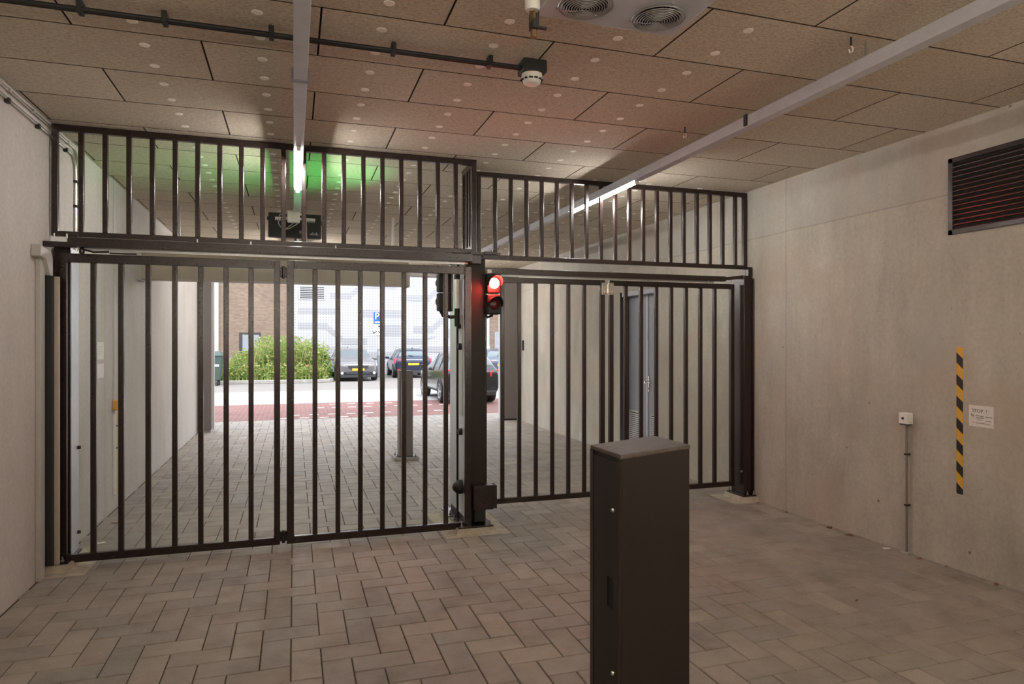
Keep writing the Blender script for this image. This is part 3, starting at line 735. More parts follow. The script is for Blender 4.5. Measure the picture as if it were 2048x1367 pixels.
# conduits on the left wall
t = thing('conduit', 'upper shiny conduit high on the left wall, turning down past the gate', 'conduit', (-1.68, 5, 2.5), group='pair of conduits high on the left wall')
def wallcond(zz, yend, off):
    pts = [(off, -4.9, zz), (off, yend-.12, zz)]+[(off, yend-.12+.12*math.sin(a), zz-.12+.12*math.cos(a)) for a in [PI/2*k/6 for k in range(1, 7)]]+[(off, yend, .02+zz-3.2+2.3)]
    return pts
MB().tube(wallcond(3.222, 6.36, -1.688), .011, 12).build('pipe', M['chrome'], t, smooth=True)
for yy in (4.95, 5.35, 4.5, 5.75, 6.1, 4.0): MB().box(-1.70, -1.674, yy-.008, yy+.008, 3.208, 3.236).build('clamp', M['pvc'], t)
t = thing('conduit', 'lower conduit high on the left wall with dark clamps', 'conduit', (-1.68, 5, 2.5), group='pair of conduits high on the left wall')
MB().tube(wallcond(3.160, 6.30, -1.688), .011, 12).build('pipe', M['chrome'], t, smooth=True)
for yy in (4.93, 5.45, 6.05, 4.3): MB().box(-1.70, -1.672, yy-.016, yy+.016, 3.136, 3.166).build('clamp', M['black'], t)
for zz in (2.95, 2.75): MB().box(-1.70, -1.672, 6.285, 6.375, zz, zz+.02).build('clamp', M['black'], t)

# fan unit
zb = 3.05; ux0, ux1, uy0, uy1 = .985, 1.645, 1.75, 2.715
t = thing('fan_unit', 'pale grey ceiling air unit with two round fan grilles', 'air unit', ((ux0+ux1)/2, (uy0+uy1)/2, zb))
mb = MB(); mb.box(ux0, ux1, uy0, uy1, zb, ZC); mb.build('casing', M['alu'], t, bevel=.008)
mb = MB(); mb.box(ux0-.05, ux0, uy0, uy1-.12, zb+.05, ZC); mb.build('side_panel', M['col'], t, bevel=.004)
for cx, cy in ((1.147, 2.56), (1.489, 2.562), (1.147, 2.05), (1.489, 2.05)):
    mb = MB(); mb.lathe((cx, cy, zb-.003), [(.092, 0), (.092, .003)], 'z', 36); fb = mb.build('fan_opening', M['hole'], t)
    mb = MB()
    mb.torus((cx, cy, zb-.008), .112, .003, n=40)
    for k in range(9): mb.torus((cx, cy, zb-.012-.010*math.cos(k/9*PI/2)), .016+k*.0105, .0026, n=40, k=6)
    for k in range(3):
        a_ = 2*PI*k/3+.5; mb.tube([(cx, cy, zb-.024), (cx+.06*math.cos(a_), cy+.06*math.sin(a_), zb-.022), (cx+.118*math.cos(a_), cy+.118*math.sin(a_), zb-.004)], .0022, 6)
        mb.lathe((cx+.12*math.cos(a_), cy+.12*math.sin(a_), zb-.006), [(.006, 0), (.006, .006)], 'z', 10)
    plab(mb.build('fan_grille', M['steel'], t), 'round wire fan grille')
t = thing('drain_valve', 'brass drain valve with a black lever beside the air unit', 'valve', (.93, 2.62, 3.0))
mb = MB().lathe((.935, 2.62, 3.02), [(.026, 0), (.032, .01), (.032, .05), (.026, .06)], 'z', 18); mb.build('body', M['white'], t, smooth=True)
MB().tube([(.935, 2.62, 3.02), (.955, 2.66, 2.985), (.955, 2.66, 2.93)], .013, 10).build('outlet', M['brass'], t)
mb = MB().box(.94, .97, 2.63, 2.68, 2.96, 3.03); mb.box(.96, 1.01, 2.645, 2.66, 2.965, 2.975); mb.build('lever', M['black'], t, bevel=.003)
MB().tube([(.935, 2.62, 3.08), (.935, 2.60, 3.16), (.935, 2.4, 3.19), (.935, 2.0, 3.19)], .018, 12).build('pipe', M['black'], t)

# ---------------------------------------------------------------- right wall items
t = thing('ventilation_grille', 'large dark louvred ventilation grille high on the right wall', 'vent', (XR, 3.2, 2.44))
y0_, y1_, z0_, z1_ = 2.60, 3.745, 2.446, 3.006
mb = MB(); w = .035
mb.box(XR-.02, XR, y0_, y1_, z0_, z0_+w); mb.box(XR-.02, XR, y0_, y1_, z1_-w, z1_); mb.box(XR-.02, XR, y0_, y0_+w, z0_, z1_); mb.box(XR-.02, XR, y1_-w, y1_, z0_, z1_)
mb.build('frame', M['vent'], t, bevel=.002)
n = 14; z = z0_+w
for k in range(n):
    za = z0_+w+k*(z1_-z0_-2*w)/n; p_ = (z1_-z0_-2*w)/n
    MB().prism([(XR-.018, za+.002), (XR-.017, za-.004), (XR-.002, za+p_*.55), (XR-.002, za+p_*.65)], 'y', y0_+w, y1_-w).build('slat', M['vent'], t)
MB().box(XR-.0015, XR-.0005, y0_+w, y1_-w, z0_+w, z1_-w).build('backing', M['hole'], t)

# warning tape
mb = MB(); ya, yb = 3.694, 3.643; zt, zb_ = 1.621, .553; xx = XR-.0012; per = .158; wd = ya-yb
z = zt+.10; k = 0
def clipz(v): return max(zb_, min(zt, v))
zz = zt+.047; mat_i = 1
segs = []
top = zt+.047
while top > zb_-.01:
    h_ = .083 if mat_i == 1 else .075
    a0, a1 = top, top-h_                       # at far edge (ya)
    b0, b1 = top-.047, top-h_-.047             # at near edge (yb)
    # polygon clipped to the strip
    poly = [(ya, a0), (ya, a1), (yb, b1), (yb, b0)]
    for lim, sgn in ((zt, 1), (zb_, -1)):
        out = []
        for i in range(len(poly)):
            p1, p2 = poly[i], poly[(i+1) % len(poly)]
            i1, i2 = sgn*(lim-p1[1]) >= 0, sgn*(lim-p2[1]) >= 0
            if i1: out.append(p1)
            if i1 != i2:
                tt = (lim-p1[1])/(p2[1]-p1[1]); out.append((p1[0]+(p2[0]-p1[0])*tt, lim))
        poly = out
        if not poly: break
    if len(poly) >= 3: mb.prism(poly, 'x', xx, XR-.0001, mat_i)
    top -= h_; mat_i = 1-mat_i
o = mb.build('warning_tape', [M['btape'], M['yellow']]); tag(o, 'vertical strip of black and yellow striped warning tape on the right wall', 'tape')

# paper sign
t = thing('paper_notice', 'white handwritten STOP notice taped to the right wall beside the striped tape', 'notice', (XR, 3.5, 1.06))
# far edge y=3.597, near edge y=3.417 ; slightly tilted clockwise
def pw(u, v, d=0.): # u 0..1 from far to near, v 0..1 up
    return (XR-.0015-d, 3.597-.18*u+.0015*v, 1.060+.150*v-.002*u)
mb = MB(); q = [pw(0,0), pw(1,0), pw(1,1), pw(0,1)]
mb.hexa([(XR-.0001, p_[1], p_[2]) for p_ in q]+[(XR-.0015, p_[1], p_[2]) for p_ in q]); 
mb.v = mb.v
mb.build('sheet', M['paper'], t)
mb = MB()
add_text(mb, 'STOP  !', .034, lambda x, y_, z_: pw(.44+x/.18, .74+y_/.15, .0006+z_*.2))
add_text(mb, 'Bij', .027, lambda x, y_, z_: pw(.16+x/.18, .52+y_/.15, .0006+z_*.2))
random.seed(3)
def scrib(u0, u1, v, hgt):
    u = u0
    while u < u1:
        w_ = random.uniform(.012, .022); hh = hgt*random.uniform(.6, 1.1)
        a_, b_, c_, d_ = pw(u, v, .0005), pw(u+w_, v, .0005), pw(u+w_*.7, v+hh, .0005), pw(u-.002, v+hh, .0005)
        mb.add([a_, b_, c_, d_], [(0,1,2,3)]); u += w_*1.35
for s in ((.29, .42, .50, .06), (.45, .62, .49, .05), (.66, .93, .47, .05), (.29, .60, .40, .045), (.34, .53, .31, .03), (.68, .92, .29, .04), (.10, .24, .18, .025), (.29, .64, .16, .045), (.66, .86, .14, .04)): scrib(*s)
mb.build('handwriting', M['ink'], t, fixn=False)

# key switch with conduit
t = thing('key_switch', 'cream surface key switch box on the right wall above a thin conduit', 'switch', (XR, 4.1, 1.0))
MB().box(XR-.062, XR, 4.055, 4.135, 1.018, 1.105).build('box', M['white'], t, bevel=.005)
MB().box(XR-.055, XR-.010, 4.060, 4.130, 1.008, 1.018).build('gasket', M['ink'], t)
mb = MB(); mb.lathe((XR-.040, 4.135, 1.065), [(.010, 0), (.010, .004)], 'y', 14); mb.box(XR-.042, XR-.038, 4.138, 4.141, 1.05, 1.08)
# the printed mark and barrel on the face seen from the room
mb.lathe((XR-.062, 4.095, 1.062), [(.011, -.003), (.011, 0)], 'x', 16)
mb.v = mb.v; mb.build('key_barrel', M['ink'], t)
mb = MB(); mb.box(XR-.045, XR-.012, 4.0548, 4.055, 1.03, 1.035); mb.build('seam', M['pvc'], t)
t = thing('conduit', 'thin grey conduit rising from the floor to the key switch', 'conduit', (XR-.02, 4.1, 0))
MB().tube([(XR-.022, 4.095, .012), (XR-.022, 4.095, 1.01)], .0095, 12).build('pipe', M['col'], t, smooth=True)
for z in (.77, .37): MB().box(XR-.036, XR, 4.080, 4.110, z, z+.014).build('clamp', M['black'], t, bevel=.002)
MB().box(XR-.05, XR, 4.06, 4.13, .0, .012).build('foot_bracket', M['pvc'], t)
# leaves / debris along the wall foot
random.seed(11)
def dleaf(lab, x, yy, s, m='leaf'):
    mb = MB(); n = 7; vs = [(0, 0, .004)]
    for k in range(n):
        a_ = 2*PI*k/n; r = s*random.uniform(.55, 1.1)
        vs.append((r*math.cos(a_), r*.6*math.sin(a_), .002+random.uniform(0, .012)))
    vs2 = [(v[0], v[1], v[2]+.0012) for v in vs]
    fs = [(0, i, i % n+1) for i in range(1, n+1)]
    fs = [tuple(f) for f in fs]; m0 = len(vs)
    mb.add([(v[0]+x, v[1]+yy, v[2]) for v in vs]+[(v[0]+x, v[1]+yy, v[2]) for v in vs2], [(f[0], f[2], f[1]) for f in fs]+[(f[0]+m0, f[1]+m0, f[2]+m0) for f in fs]+[(i, i % n+1, i % n+1+m0, i+m0) for i in range(1, n+1)])
    o = mb.build('fallen_leaf', M[m]); tag(o, lab, 'leaf', 'dead leaves along the foot of the walls')
for lab, x, yy, s in [('brown dead leaf at the foot of the right wall, nearest the gate post', 4.55, 5.83, .03),
    ('brown dead leaf at the right wall below the seam', 4.56, 5.42, .022), ('reddish dead leaf at the right wall, left of the conduit foot', 4.55, 4.86, .04),
    ('larger reddish dead leaf at the right wall nearer the conduit foot', 4.54, 4.62, .045), ('small brown leaf right of the conduit foot', 4.55, 3.95, .03),
    ('tiny brown leaf at the right wall under the striped tape', 4.57, 3.74, .02), ('pale brown leaf at the right wall near the picture edge', 4.56, 3.36, .035)]:
    dleaf(lab, x, yy, s)
dleaf('crumpled pale scrap at the foot of the conduit', 4.52, 4.22, .045, 'paper')
dleaf('small dark leaf out on the pavers below the key switch', 3.42, 3.42, .018)
dleaf('pale crumpled scrap at the left wall behind the gate post', -1.52, 6.33, .05, 'paper')
dleaf('dark leaf at the left wall further behind the gate', -1.56, 7.0, .04)
for x, yy, lab in ((XR-.02, 13.5, 'small dark plate on the far right passage wall'),):
    o = MB().box(XR-.015, XR, 13.44, 13.54, 1.50, 1.71).build('wall_plate', M['hole'], bevel=.002); tag(o, lab, 'plate')
o = MB().box(XR-.02, XR, 10.37, 10.52, .0, .145).build('floor_box', M['lacq'], bevel=.003); tag(o, 'small grey box at the foot of the far right wall', 'box')

# left wall items beyond gate
o = MB().box(XL, XL+.0015, 6.95, 7.20, 1.50, 1.66).build('paper_notice', M['paper']); tag(o, 'upper pale paper notice on the left wall behind the gate', 'notice')
mb = MB()
for k in range(4): mb.box(XL+.0015, XL+.002, 7.0, 7.12+.02*(k % 2), 1.55+k*.022, 1.555+k*.022)
mb.build('print', M['pvc'], o)
o = MB().box(XL, XL+.0015, 6.95, 7.20, 1.33, 1.46).build('paper_notice', M['paper']); tag(o, 'lower pale paper notice on the left wall behind the gate', 'notice')
t = thing('emergency_button', 'yellow call point box on the left wall behind the gate', 'button', (XL, 7.6, .99))
MB().box(XL, XL+.05, 7.52, 7.62, .99, 1.09).build('box', M['yellow'], t, bevel=.006)
MB().lathe((XL+.05, 7.57, 1.04), [(.025, 0), (.028, .015), (.018, .022)], 'x', 16).build('button', M['redoff'], t)
o = MB().box(XL, XL+.012, 7.60, 7.63, .15, .985).build('conduit', M['yellow']); tag(o, 'thin yellow strip running down the left wall below the yellow box', 'conduit')
for z in (.82, .60): MB().box(XL, XL+.02, 7.585, 7.645, z, z+.012).build('clamp', M['black'], o)
MB().box(XL+.0, XL+.02, 7.555, 7.575, .15, .985).build('pipe', M['white'], o)
o = MB().box(XL, XL+.012, 7.545, 7.585, 1.09, 3.26).build('conduit', M['lacq']); tag(o, 'pale conduit rising from the yellow box up the left wall', 'conduit')

# ---------------------------------------------------------------- street
st = MB().box(-40, 40, 15.35, 19.4, -.3, -.004).build('trim_3', M['brickr']); struct(st, 'red clinker strip of the street')
struct(MB().box(-40, 40, 19.4, 19.62, -.3, .0).build('trim_4', M['slab']), 'pale edge of the street')
mb = MB(); x = -40
while x < 40: mb.box(x, x+1.985, 19.62, 24.1, -.3, 0); x += 2.0
mb.box(-40, 40, 19.62, 24.1, -.3, -.015, 1)
struct(mb.build('trim_5', [M['slab'], M['joint']]), 'pale concrete roadway slabs')
struct(MB().box(-40, 40, 24.1, 24.35, -.3, .01).build('trim_6', M['kerb']), 'grey kerb')
struct(MB().box(-40, 40, 24.35, 60, -.3, -.002).build('trim_7', M['asph']), 'pale parking surface')
struct(MB().box(-40, -9, 14, 15.35, -.3, -.002).build('trim_8', M['slab'])); struct(MB().box(14, 40, 14, 15.35, -.3, -.002).build('trim_9', M['slab']))
# white paver marks in the clinker
mk = [(.02+.42*k, 16.25+.015*k) for k in range(9)]+[(.63+.4*k, 17.93) for k in range(9)]+[(-.2+.42*k, 15.6) for k in range(5)]+[(1.0+.5*k, 18.9) for k in range(5)]
base = None
for i, (x, yy) in enumerate(mk):
    if base is None:
        base = MB().box(x-.1, x+.1, yy-.06, yy+.06, -.03, .001).build('road_marking', M['mark']); o = base
    else:
        o = base.copy(); COL.objects.link(o); o.location = (x, yy, -.03)
    tag(o, 'white block of the dashed lines in the red clinker street strip', 'road marking', 'white dashes in the red clinker strip')

# buildings across
FY = 37.0
t = thing('brick_building', 'brown brick building across the street with a dark door, left part', 'building', (-5, FY, 0))
MB().box(-24, -.05, FY, FY+8, 0, 10).build('wall', M['brickw'], t)
mb = MB(); mb.box(-2.66, -1.62, FY-.02, FY+.01, 0, 2.2); d = mb.build('door', M['doorf'], t)
mb = MB(); mb.box(-2.50, -2.02, FY-.05, FY-.02, .05, 2.08); mb.box(-1.98, -1.72, FY-.05, FY-.02, .05, 2.08); mb.build('door_leaf', M['doorg'], d)
mb = MB(); mb.box(-2.20, -2.14, FY-.06, FY-.05, 1.72, 1.82); mb.box(-2.24, -2.18, FY-.06, FY-.05, 1.40, 1.46); mb.build('door_sticker', M['mark'], d)
mb = MB().box(-3.9, -3.62, FY-.12, FY, 0, 6)
mb.build('drain_pipe', M['lacq'], t)
t = thing('perforated_building', 'white building across the street with a grey circuit-like perforated facade', 'building', (5, FY, 0))
MB().box(0, 10.5, FY-.35, FY+8, 0, 10).build('wall', M['fac'], t)
# paler / darker circuit bands (px measured on the facade plane)
mb = MB(); yf_ = FY-.35
def band(pts, w=.32):
    for (xa, za), (xb, zb2) in zip(pts[:-1], pts[1:]):
        if abs(za-zb2) < .01: poly = [(min(xa, xb)-.1, za-w/2), (max(xa, xb)+.1, za-w/2), (max(xa, xb)+.1, za+w/2), (min(xa, xb)-.1, za+w/2)]
        else: poly = [(xa-w*.6, za), (xa+w*.6, za), (xb+w*.6, zb2), (xb-w*.6, zb2)]
        mb.prism(poly, 'y', yf_-.012-.002*random.random(), yf_+.01)
band([(.3, 3.35), (2.0, 3.35)]); band([(.3, 2.55), (1.6, 2.55), (2.5, 1.75), (3.6, 1.75)]); band([(1.9, 4.15), (2.8, 4.15), (3.5, 4.75), (5.2, 4.75)])
band([(3.4, 3.25), (5.6, 3.25)], .38); band([(1.0, 1.3), (2.6, 1.3), (3.3, 1.0), (5.0, 1.0)]); band([(5.6, 4.1), (7.0, 4.1), (7.9, 4.9), (9.4, 4.9)])
band([(6.3, 2.4), (7.2, 2.4), (8.1, 3.2), (9.9, 3.2)], .36); band([(7.0, 1.3), (9.8, 1.3)]); band([(.2, 4.9), (1.6, 4.9), (2.1, 5.4), (4.0, 5.4)]); band([(4.3, 2.35), (5.4, 2.35)], .6)
band([(8.0, 2.2), (9.9, 2.2)], .5); band([(5.4, 5.5), (9.8, 5.5)], .3); band([(5.8, 1.75), (6.6, 1.75), (7.3, 2.0)], .3); band([(8.3, 4.1), (9.9, 4.1)], .3)
mb.build('facade_band', M['fac2'], t)
mb = MB(); mb.box(.22, 1.58, yf_-.03, yf_, 3.92, 4.64); v_ = mb.build('louvre', M['fac'], t)
for k in range(7):
    MB().box(.30, 1.50, yf_-.036, yf_-.030, 3.99+k*.092, 4.03+k*.092).build('louvre_slot', M['hole'], v_)
t = thing('brick_building', 'brown brick building across the street seen past the right jamb column', 'building', (16, FY, 0))
MB().box(10.55, 30, FY, FY+8, 0, 10).build('wall', M['brickw'], t)
MB().box(10.9, 11.6, FY-.04, FY+.01, 0, 2.3).build('door', M['doorg'], t); MB().box(10.25, 10.5, FY-.40, FY-.36, 1.2, 1.5).build('wall_sign', M['signw'], t)

# planting bed
t = thing('planting_bed', 'kerbed planting bed of weedy soil across the street', 'planting bed', (-.5, 31.5, 0))
MB().box(-3.2, 1.35, 29.55, 35.2, 0, .10).build('soil', M['soil'], t)
mb = MB(); mb.prism([(-3.4, 29.3), (.95, 29.3), (1.45, 29.55), (1.62, 30.0), (1.62, 35.3), (1.42, 35.3), (1.42, 30.1), (1.3, 29.75), (.9, 29.52), (-3.4, 29.52)], 'z', 0, .14); mb.build('kerb', M['kerb'], t, bevel=.02)
random.seed(5)
def blades(mb, n, x0, x1, y0, y1, hfun, lean=.35, w=.03, rb=(0, 1.)):
    for _ in range(n):
        x = random.uniform(x0, x1); yy = random.uniform(y0, y1); h = hfun(x)*(random.uniform(.45, .95) if random.random() < .8 else random.uniform(.9, 1.15))
        a_ = random.uniform(0, 2*PI); dx, dy = math.cos(a_), math.sin(a_); L = h*random.uniform(.05, lean)
        ww = w*random.uniform(.6, 1.3); b_ = random.uniform(0, 2*PI); wx, wy = math.cos(b_)*ww/2, math.sin(b_)*ww/2
        vs = []
        for k, (f_, ws) in enumerate(((0, 1), (.4, .9), (.75, .6), (1, .05))):
            q = f_*f_*L; vs += [(x+dx*q-wx*ws, yy+dy*q-wy*ws, .10+h*f_*(1-.12*f_)), (x+dx*q+wx*ws, yy+dy*q+wy*ws, .10+h*f_*(1-.12*f_))]
        mb.add(vs, [(0,1,3,2),(2,3,5,4),(4,5,7,6)], 0, random.uniform(*rb))
        if random.random() < .5:    # side leaflets
            for k in range(5):
                f_ = random.uniform(.35, 1); q = f_*f_*L; cx_, cy_, cz_ = x+dx*q, yy+dy*q, .10+h*f_*(1-.12*f_)
                c_ = random.uniform(0, 2*PI); l_ = random.uniform(.08, .2)
                mb.add([(cx_, cy_, cz_), (cx_+math.cos(c_)*l_*.5, cy_+math.sin(c_)*l_*.5, cz_+.06), (cx_+math.cos(c_)*l_, cy_+math.sin(c_)*l_, cz_+.02), (cx_+math.cos(c_)*l_*.5+.02, cy_+math.sin(c_)*l_*.5, cz_+.0)], [(0,1,2,3)], 0, random.uniform(*rb))
mb = MB()
def hf(x):
    pts = [(-3.1, .5), (-2.6, .75), (-2.35, 1.2), (-1.8, 1.4), (-1.4, 2.05), (-.6, 2.0), (.1, 1.8), (.4, 2.0), (.8, 1.85), (1.3, 1.4), (1.4, 1.1)]
    for (a_, ha), (b_, hb) in zip(pts[:-1], pts[1:]):
        if a_ <= x <= b_: return ha+(hb-ha)*(x-a_)/(b_-a_)
    return 1.0
blades(mb, 4500, -3.0, 1.3, 30.1, 33.5, lambda x: hf(x)*.98)
blades(mb, 1500, -3.1, 1.3, 29.65, 30.8, lambda x: .75, w=.04)
blades(mb, 900, -3.1, 1.3, 29.65, 30.2, lambda x: .35, w=.05)
o = mb.build('tall_grass', M['grass'], attr=True, fixn=False); tag(o, 'tall yellow-green weeds and grass growing in the planting bed', 'plants', kind='stuff')
mb = MB(); random.seed(8)
for _ in range(1500):
    a_ = random.uniform(0, 2*PI); ph = random.uniform(0, PI/2); r = random.uniform(.55, 1)
    x, yy, z = 1.22+.42*r*math.cos(a_)*math.cos(ph), 30.6+.5*r*math.sin(a_)*math.cos(ph), .12+1.15*r*math.sin(ph)
    l_ = random.uniform(.05, .11); c_ = random.uniform(0, 2*PI); e_ = random.uniform(-.05, .06)
    mb.add([(x, yy, z), (x+math.cos(c_)*l_*.5-.02, yy+math.sin(c_)*l_*.5, z+e_), (x+math.cos(c_)*l_, yy+math.sin(c_)*l_, z+e_*.5), (x+math.cos(c_)*l_*.5+.02, yy+math.sin(c_)*l_*.5, z-.03)], [(0,1,2,3)], 0, random.uniform(0, .35))
o = mb.build('shrub', M['grass'], attr=True, fixn=False); tag(o, 'green leafy shrub at the right end of the planting bed, beside the grey car', 'shrub')

# waste container
t = thing('waste_container', 'green-grey wheeled waste container at the left edge of the opening', 'container', (-3.05, 28.65, 0)); pass
mb = MB(); mb.hexa([(-3.6,28.35,.22),(-2.75,28.35,.22),(-2.75,29.05,.22),(-3.6,29.05,.22),(-3.7,28.25,1.16),(-2.66,28.25,1.16),(-2.66,29.15,1.16),(-3.7,29.15,1.16)]); mb.build('bin', M['bin'], t, bevel=.02)
mb = MB(); mb.hexa([(-3.75,28.2,1.16),(-2.62,28.2,1.16),(-2.62,29.2,1.16),(-3.75,29.2,1.16),(-3.6,28.3,1.30),(-2.75,28.3,1.30),(-2.75,29.05,1.34),(-3.6,29.05,1.34)]); mb.build('lid', M['bin'], t, bevel=.02)
for x, yy in ((-3.5, 28.45), (-2.82, 28.45), (-3.5, 28.95), (-2.82, 28.95)): MB().lathe((x, yy, .10), [(.10, -.03), (.10, .03)], 'x', 16).build('wheel', M['tyre'], t)
MB().box(-2.92, -2.76, 28.285, 28.31, .75, 1.0).build('label', M['signw'], t)

# parking sign and meter
t = thing('parking_sign', 'blue parking sign with a white P on a slim pole behind the cars', 'sign', (4.05, 34.0, 0))
MB().tube([(4.0, 34.05, 0), (4.0, 34.05, 3.2)], .035, 12).build('pole', M['lacq'], t, smooth=True)
mb = MB(); mb.box(3.76, 4.18, 33.97, 34.0, 2.62, 3.20); pp = mb.build('sign_panel', M['blue'], t, bevel=.01)
mb = MB(); add_text(mb, 'P', .50, lambda x, y_, z_: (3.925+x*.9, 33.966-z_, 2.98+y_)); mb.box(3.82, 4.12, 33.962, 33.97, 2.68, 2.73); mb.build('letter', M['signw'], pp, fixn=False)
MB().box(3.76, 4.18, 33.97, 34.0, 2.06, 2.58).build('lower_panel', M['signw'], t)
mb = MB()
for s in (-1, 1):
    mb.prism([(3.95+s*.20, 2.12), (3.95+s*.24, 2.26), (3.95+s*.10, 2.14)], 'y', 33.96, 33.97); mb.prism([(3.95+s*.17, 2.16), (3.95+s*.05, 2.27), (3.95+s*.03, 2.23), (3.95+s*.14, 2.13)], 'y', 33.96, 33.97)
mb.box(3.98, 4.10, 33.96, 33.97, 2.45, 2.53); mb.box(3.92, 4.14, 33.96, 33.97, 2.38, 2.40)
mb.build('pictogram', M['ink'], t)
t = thing('charging_post', 'dark grey charging post standing between the two parked cars', 'charging post', (4.05, 33.5, 0))
MB().box(3.88, 4.14, 33.4, 33.65, 0, 1.40).build('body', M['doorg'], t, bevel=.02)
MB().box(3.93, 4.09, 33.385, 33.40, 1.05, 1.25).build('screen', M['lacq'], t)
MB().tube([(3.9, 33.39, 1.0), (3.7, 33.35, .9), (3.62, 33.3, .92)], .018, 8).build('cable', M['black'], t)

# ---------------------------------------------------------------- cars
def carpaint(name, c, metal=.3):
    m, nt, b = newmat(name); setin(b, 'Base Color', (*c, 1)); setin(b, 'Roughness', .28); setin(b, 'Metallic', metal); setin(b, 'Coat Weight', .6); setin(b, 'Coat Roughness', .05)
    n = noise(nt, coords(nt), 300, 2); nt.links.new(mixc(nt, .06, c, ramp(nt, n, [(.3, .2), (.7, .9)]), 'OVERLAY'), b.inputs['Base Color'])
    return m
def car(label, loc, rz, L, W, H, paint, kind='suv'):
    """local frame: front towards -y, length along y"""
    t = thing('car', label, 'car', loc, rz, group='cars parked across the street')
    wr = .33*H/1.5 if kind != 'hatch' else .32
    # stations: y, half width, z bottom, belt z, top z, top half width
    hw = W/2; b = .60*H
    S = [(-.50, .80, .22, .42, .46, .76), (-.485, .90, .16, .45, .56, .86), (-.44, .97, .15, .50, .62, .88), (-.36, 1.0, .15, .53, .66, .90), (-.27, 1.0, .15, .55, .69, .90),
         (-.20, 1.0, .15, .60, .72, .86), (-.08, 1.0, .15, .60, .94, .70), (.04, 1.0, .15, .60, .99, .69), (.18, 1.0, .15, .61, 1.0, .69), (.32, 1.0, .15, .63, .975, .68),
         (.41, .99, .16, .64, .92, .66), (.455, .97, .17, .64, .73, .80), (.485, .94, .18, .60, .66, .86), (.50, .88, .24, .50, .58, .84)]
    rings = []
    for (fy, fw, zb, zbelt, zt, tw) in S:
        y_, w_, zb, ze, zt = fy*L, fw*hw, zb*H, zbelt*H, zt*H; wt = tw*hw
        half = [(0, zb), (w_*.86, zb), (w_*.97, zb+.08*H), (w_, (zb+ze)/2), (w_*.985, ze), (w_*.95 if zt-ze > .2*H else wt*1.0, ze+.02*H if zt-ze > .2*H else ze+(zt-ze)*.5), (wt, zt-.035*H), (wt*.8, zt-.006*H), (0, zt)]
        ring = [(x, y_, z) for x, z in half]+[(-x, y_, z) for x, z in half[-2:0:-1]]
        rings.append(ring)
    n = len(rings[0]); vs = [v for r in rings for v in r]; mb = MB(); fs = []; ms = []
    for i in range(len(rings)-1):
        cabin = 6 <= i <= 9; 
        for k in range(n):
            kk = k if k < 8 else n-1-k
            g = 0
            if kk == 5 and 5 <= i <= 9: g = 1
            if kk in (6, 7) and i in (5,): g = 1
            if kk in (5,6, 7) and i in (5,) : g = 1
            if kk in (6, 7) and i == 10: g = 1
            if kk <= 1: g = 2
            mb.add([], [], 0)
            fs.append((i*n+k, i*n+(k+1) % n, (i+1)*n+(k+1) % n, (i+1)*n+k)); ms.append(g)
    fs += [tuple(range(n)), tuple(range((len(rings)-1)*n, len(rings)*n))]; ms += [0, 0]
    mb.v = vs; mb.f = fs; mb.m = ms; mb.a = [0]*len(fs)
    body = mb.build('body', [paint, M['glass'], M['trimp']], t, smooth=True, local=True, org=(0,0,0))
    sb = body.modifiers.new('sub', 'SUBSURF'); sb.levels = 1; sb.render_levels = 2
    def part(nm, mat, mbx, **k): return mbx.build(nm, mat, t, local=True, org=(0,0,0), **k)
    # pillars between the side windows
    for s in (-1, 1):
        for fy in (.05, .24):
            part('pillar', paint, MB().hexa([(s*hw*.955, fy*L-.03, .63*H),(s*hw*.975, fy*L-.03, .63*H),(s*hw*.975, fy*L+.03, .63*H),(s*hw*.955, fy*L+.03, .63*H),
                 (s*hw*.70, fy*L-.03, .955*H),(s*hw*.72, fy*L-.03, .955*H),(s*hw*.72, fy*L+.03, .955*H),(s*hw*.70, fy*L+.03, .955*H)]))
        # wheels
        for fy in (-.31, .30):
            x = s*(hw-.10)
            mb = MB(); mb.lathe((x, fy*L, wr), [(wr*.62, -.10), (wr*.93, -.11), (wr, -.08), (wr, .08), (wr*.93, .11), (wr*.62, .10)], 'x', 28); w_ = part('wheel', M['tyre'], mb, smooth=True)
            mb = MB(); mb.lathe((x+s*.085, fy*L, wr), [(wr*.64, -.012), (wr*.66, .02), (wr*.60, .022), (wr*.56, .0)], 'x', 24)
            for k in range(5):
                a_ = 2*PI*k/5; c_, s_ = math.cos(a_), math.sin(a_); q = wr*.6
                mb.add([(x+s*.112, fy*L+c_*.03-s_*.03, wr+s_*.03+c_*.03), (x+s*.112, fy*L+c_*.03+s_*.03, wr+s_*.03-c_*.03), (x+s*.105, fy*L+c_*q+s_*.025, wr+s_*q-c_*.025), (x+s*.105, fy*L+c_*q-s_*.025, wr+s_*q+c_*.025)], [(0,1,2,3)])
            mb.lathe((x+s*.10, fy*L, wr), [(.045, -.01), (.04, .015)], 'x', 14)
            part('rim', M['rim'], mb)
            # dark wheel arch
            vsx = []; nn = 14
            for k in range(nn+1):
                a_ = PI*k/nn
                for rr in (wr*1.03, wr*1.17): vsx.append((s*(hw*1.004), fy*L+rr*math.cos(a_), wr+rr*math.sin(a_)))
                for rr in (wr*1.17, wr*1.03): vsx.append((s*(hw*.94), fy*L+rr*math.cos(a_), wr+rr*math.sin(a_)))
            ff = []
            for k in range(nn):
                q, r_ = k*4, (k+1)*4
                for m_ in range(4): ff.append((q+m_, q+(m_+1) % 4, r_+(m_+1) % 4, r_+m_))
            part('wheel_arch', M['trimp'], MB().add(vsx, ff))
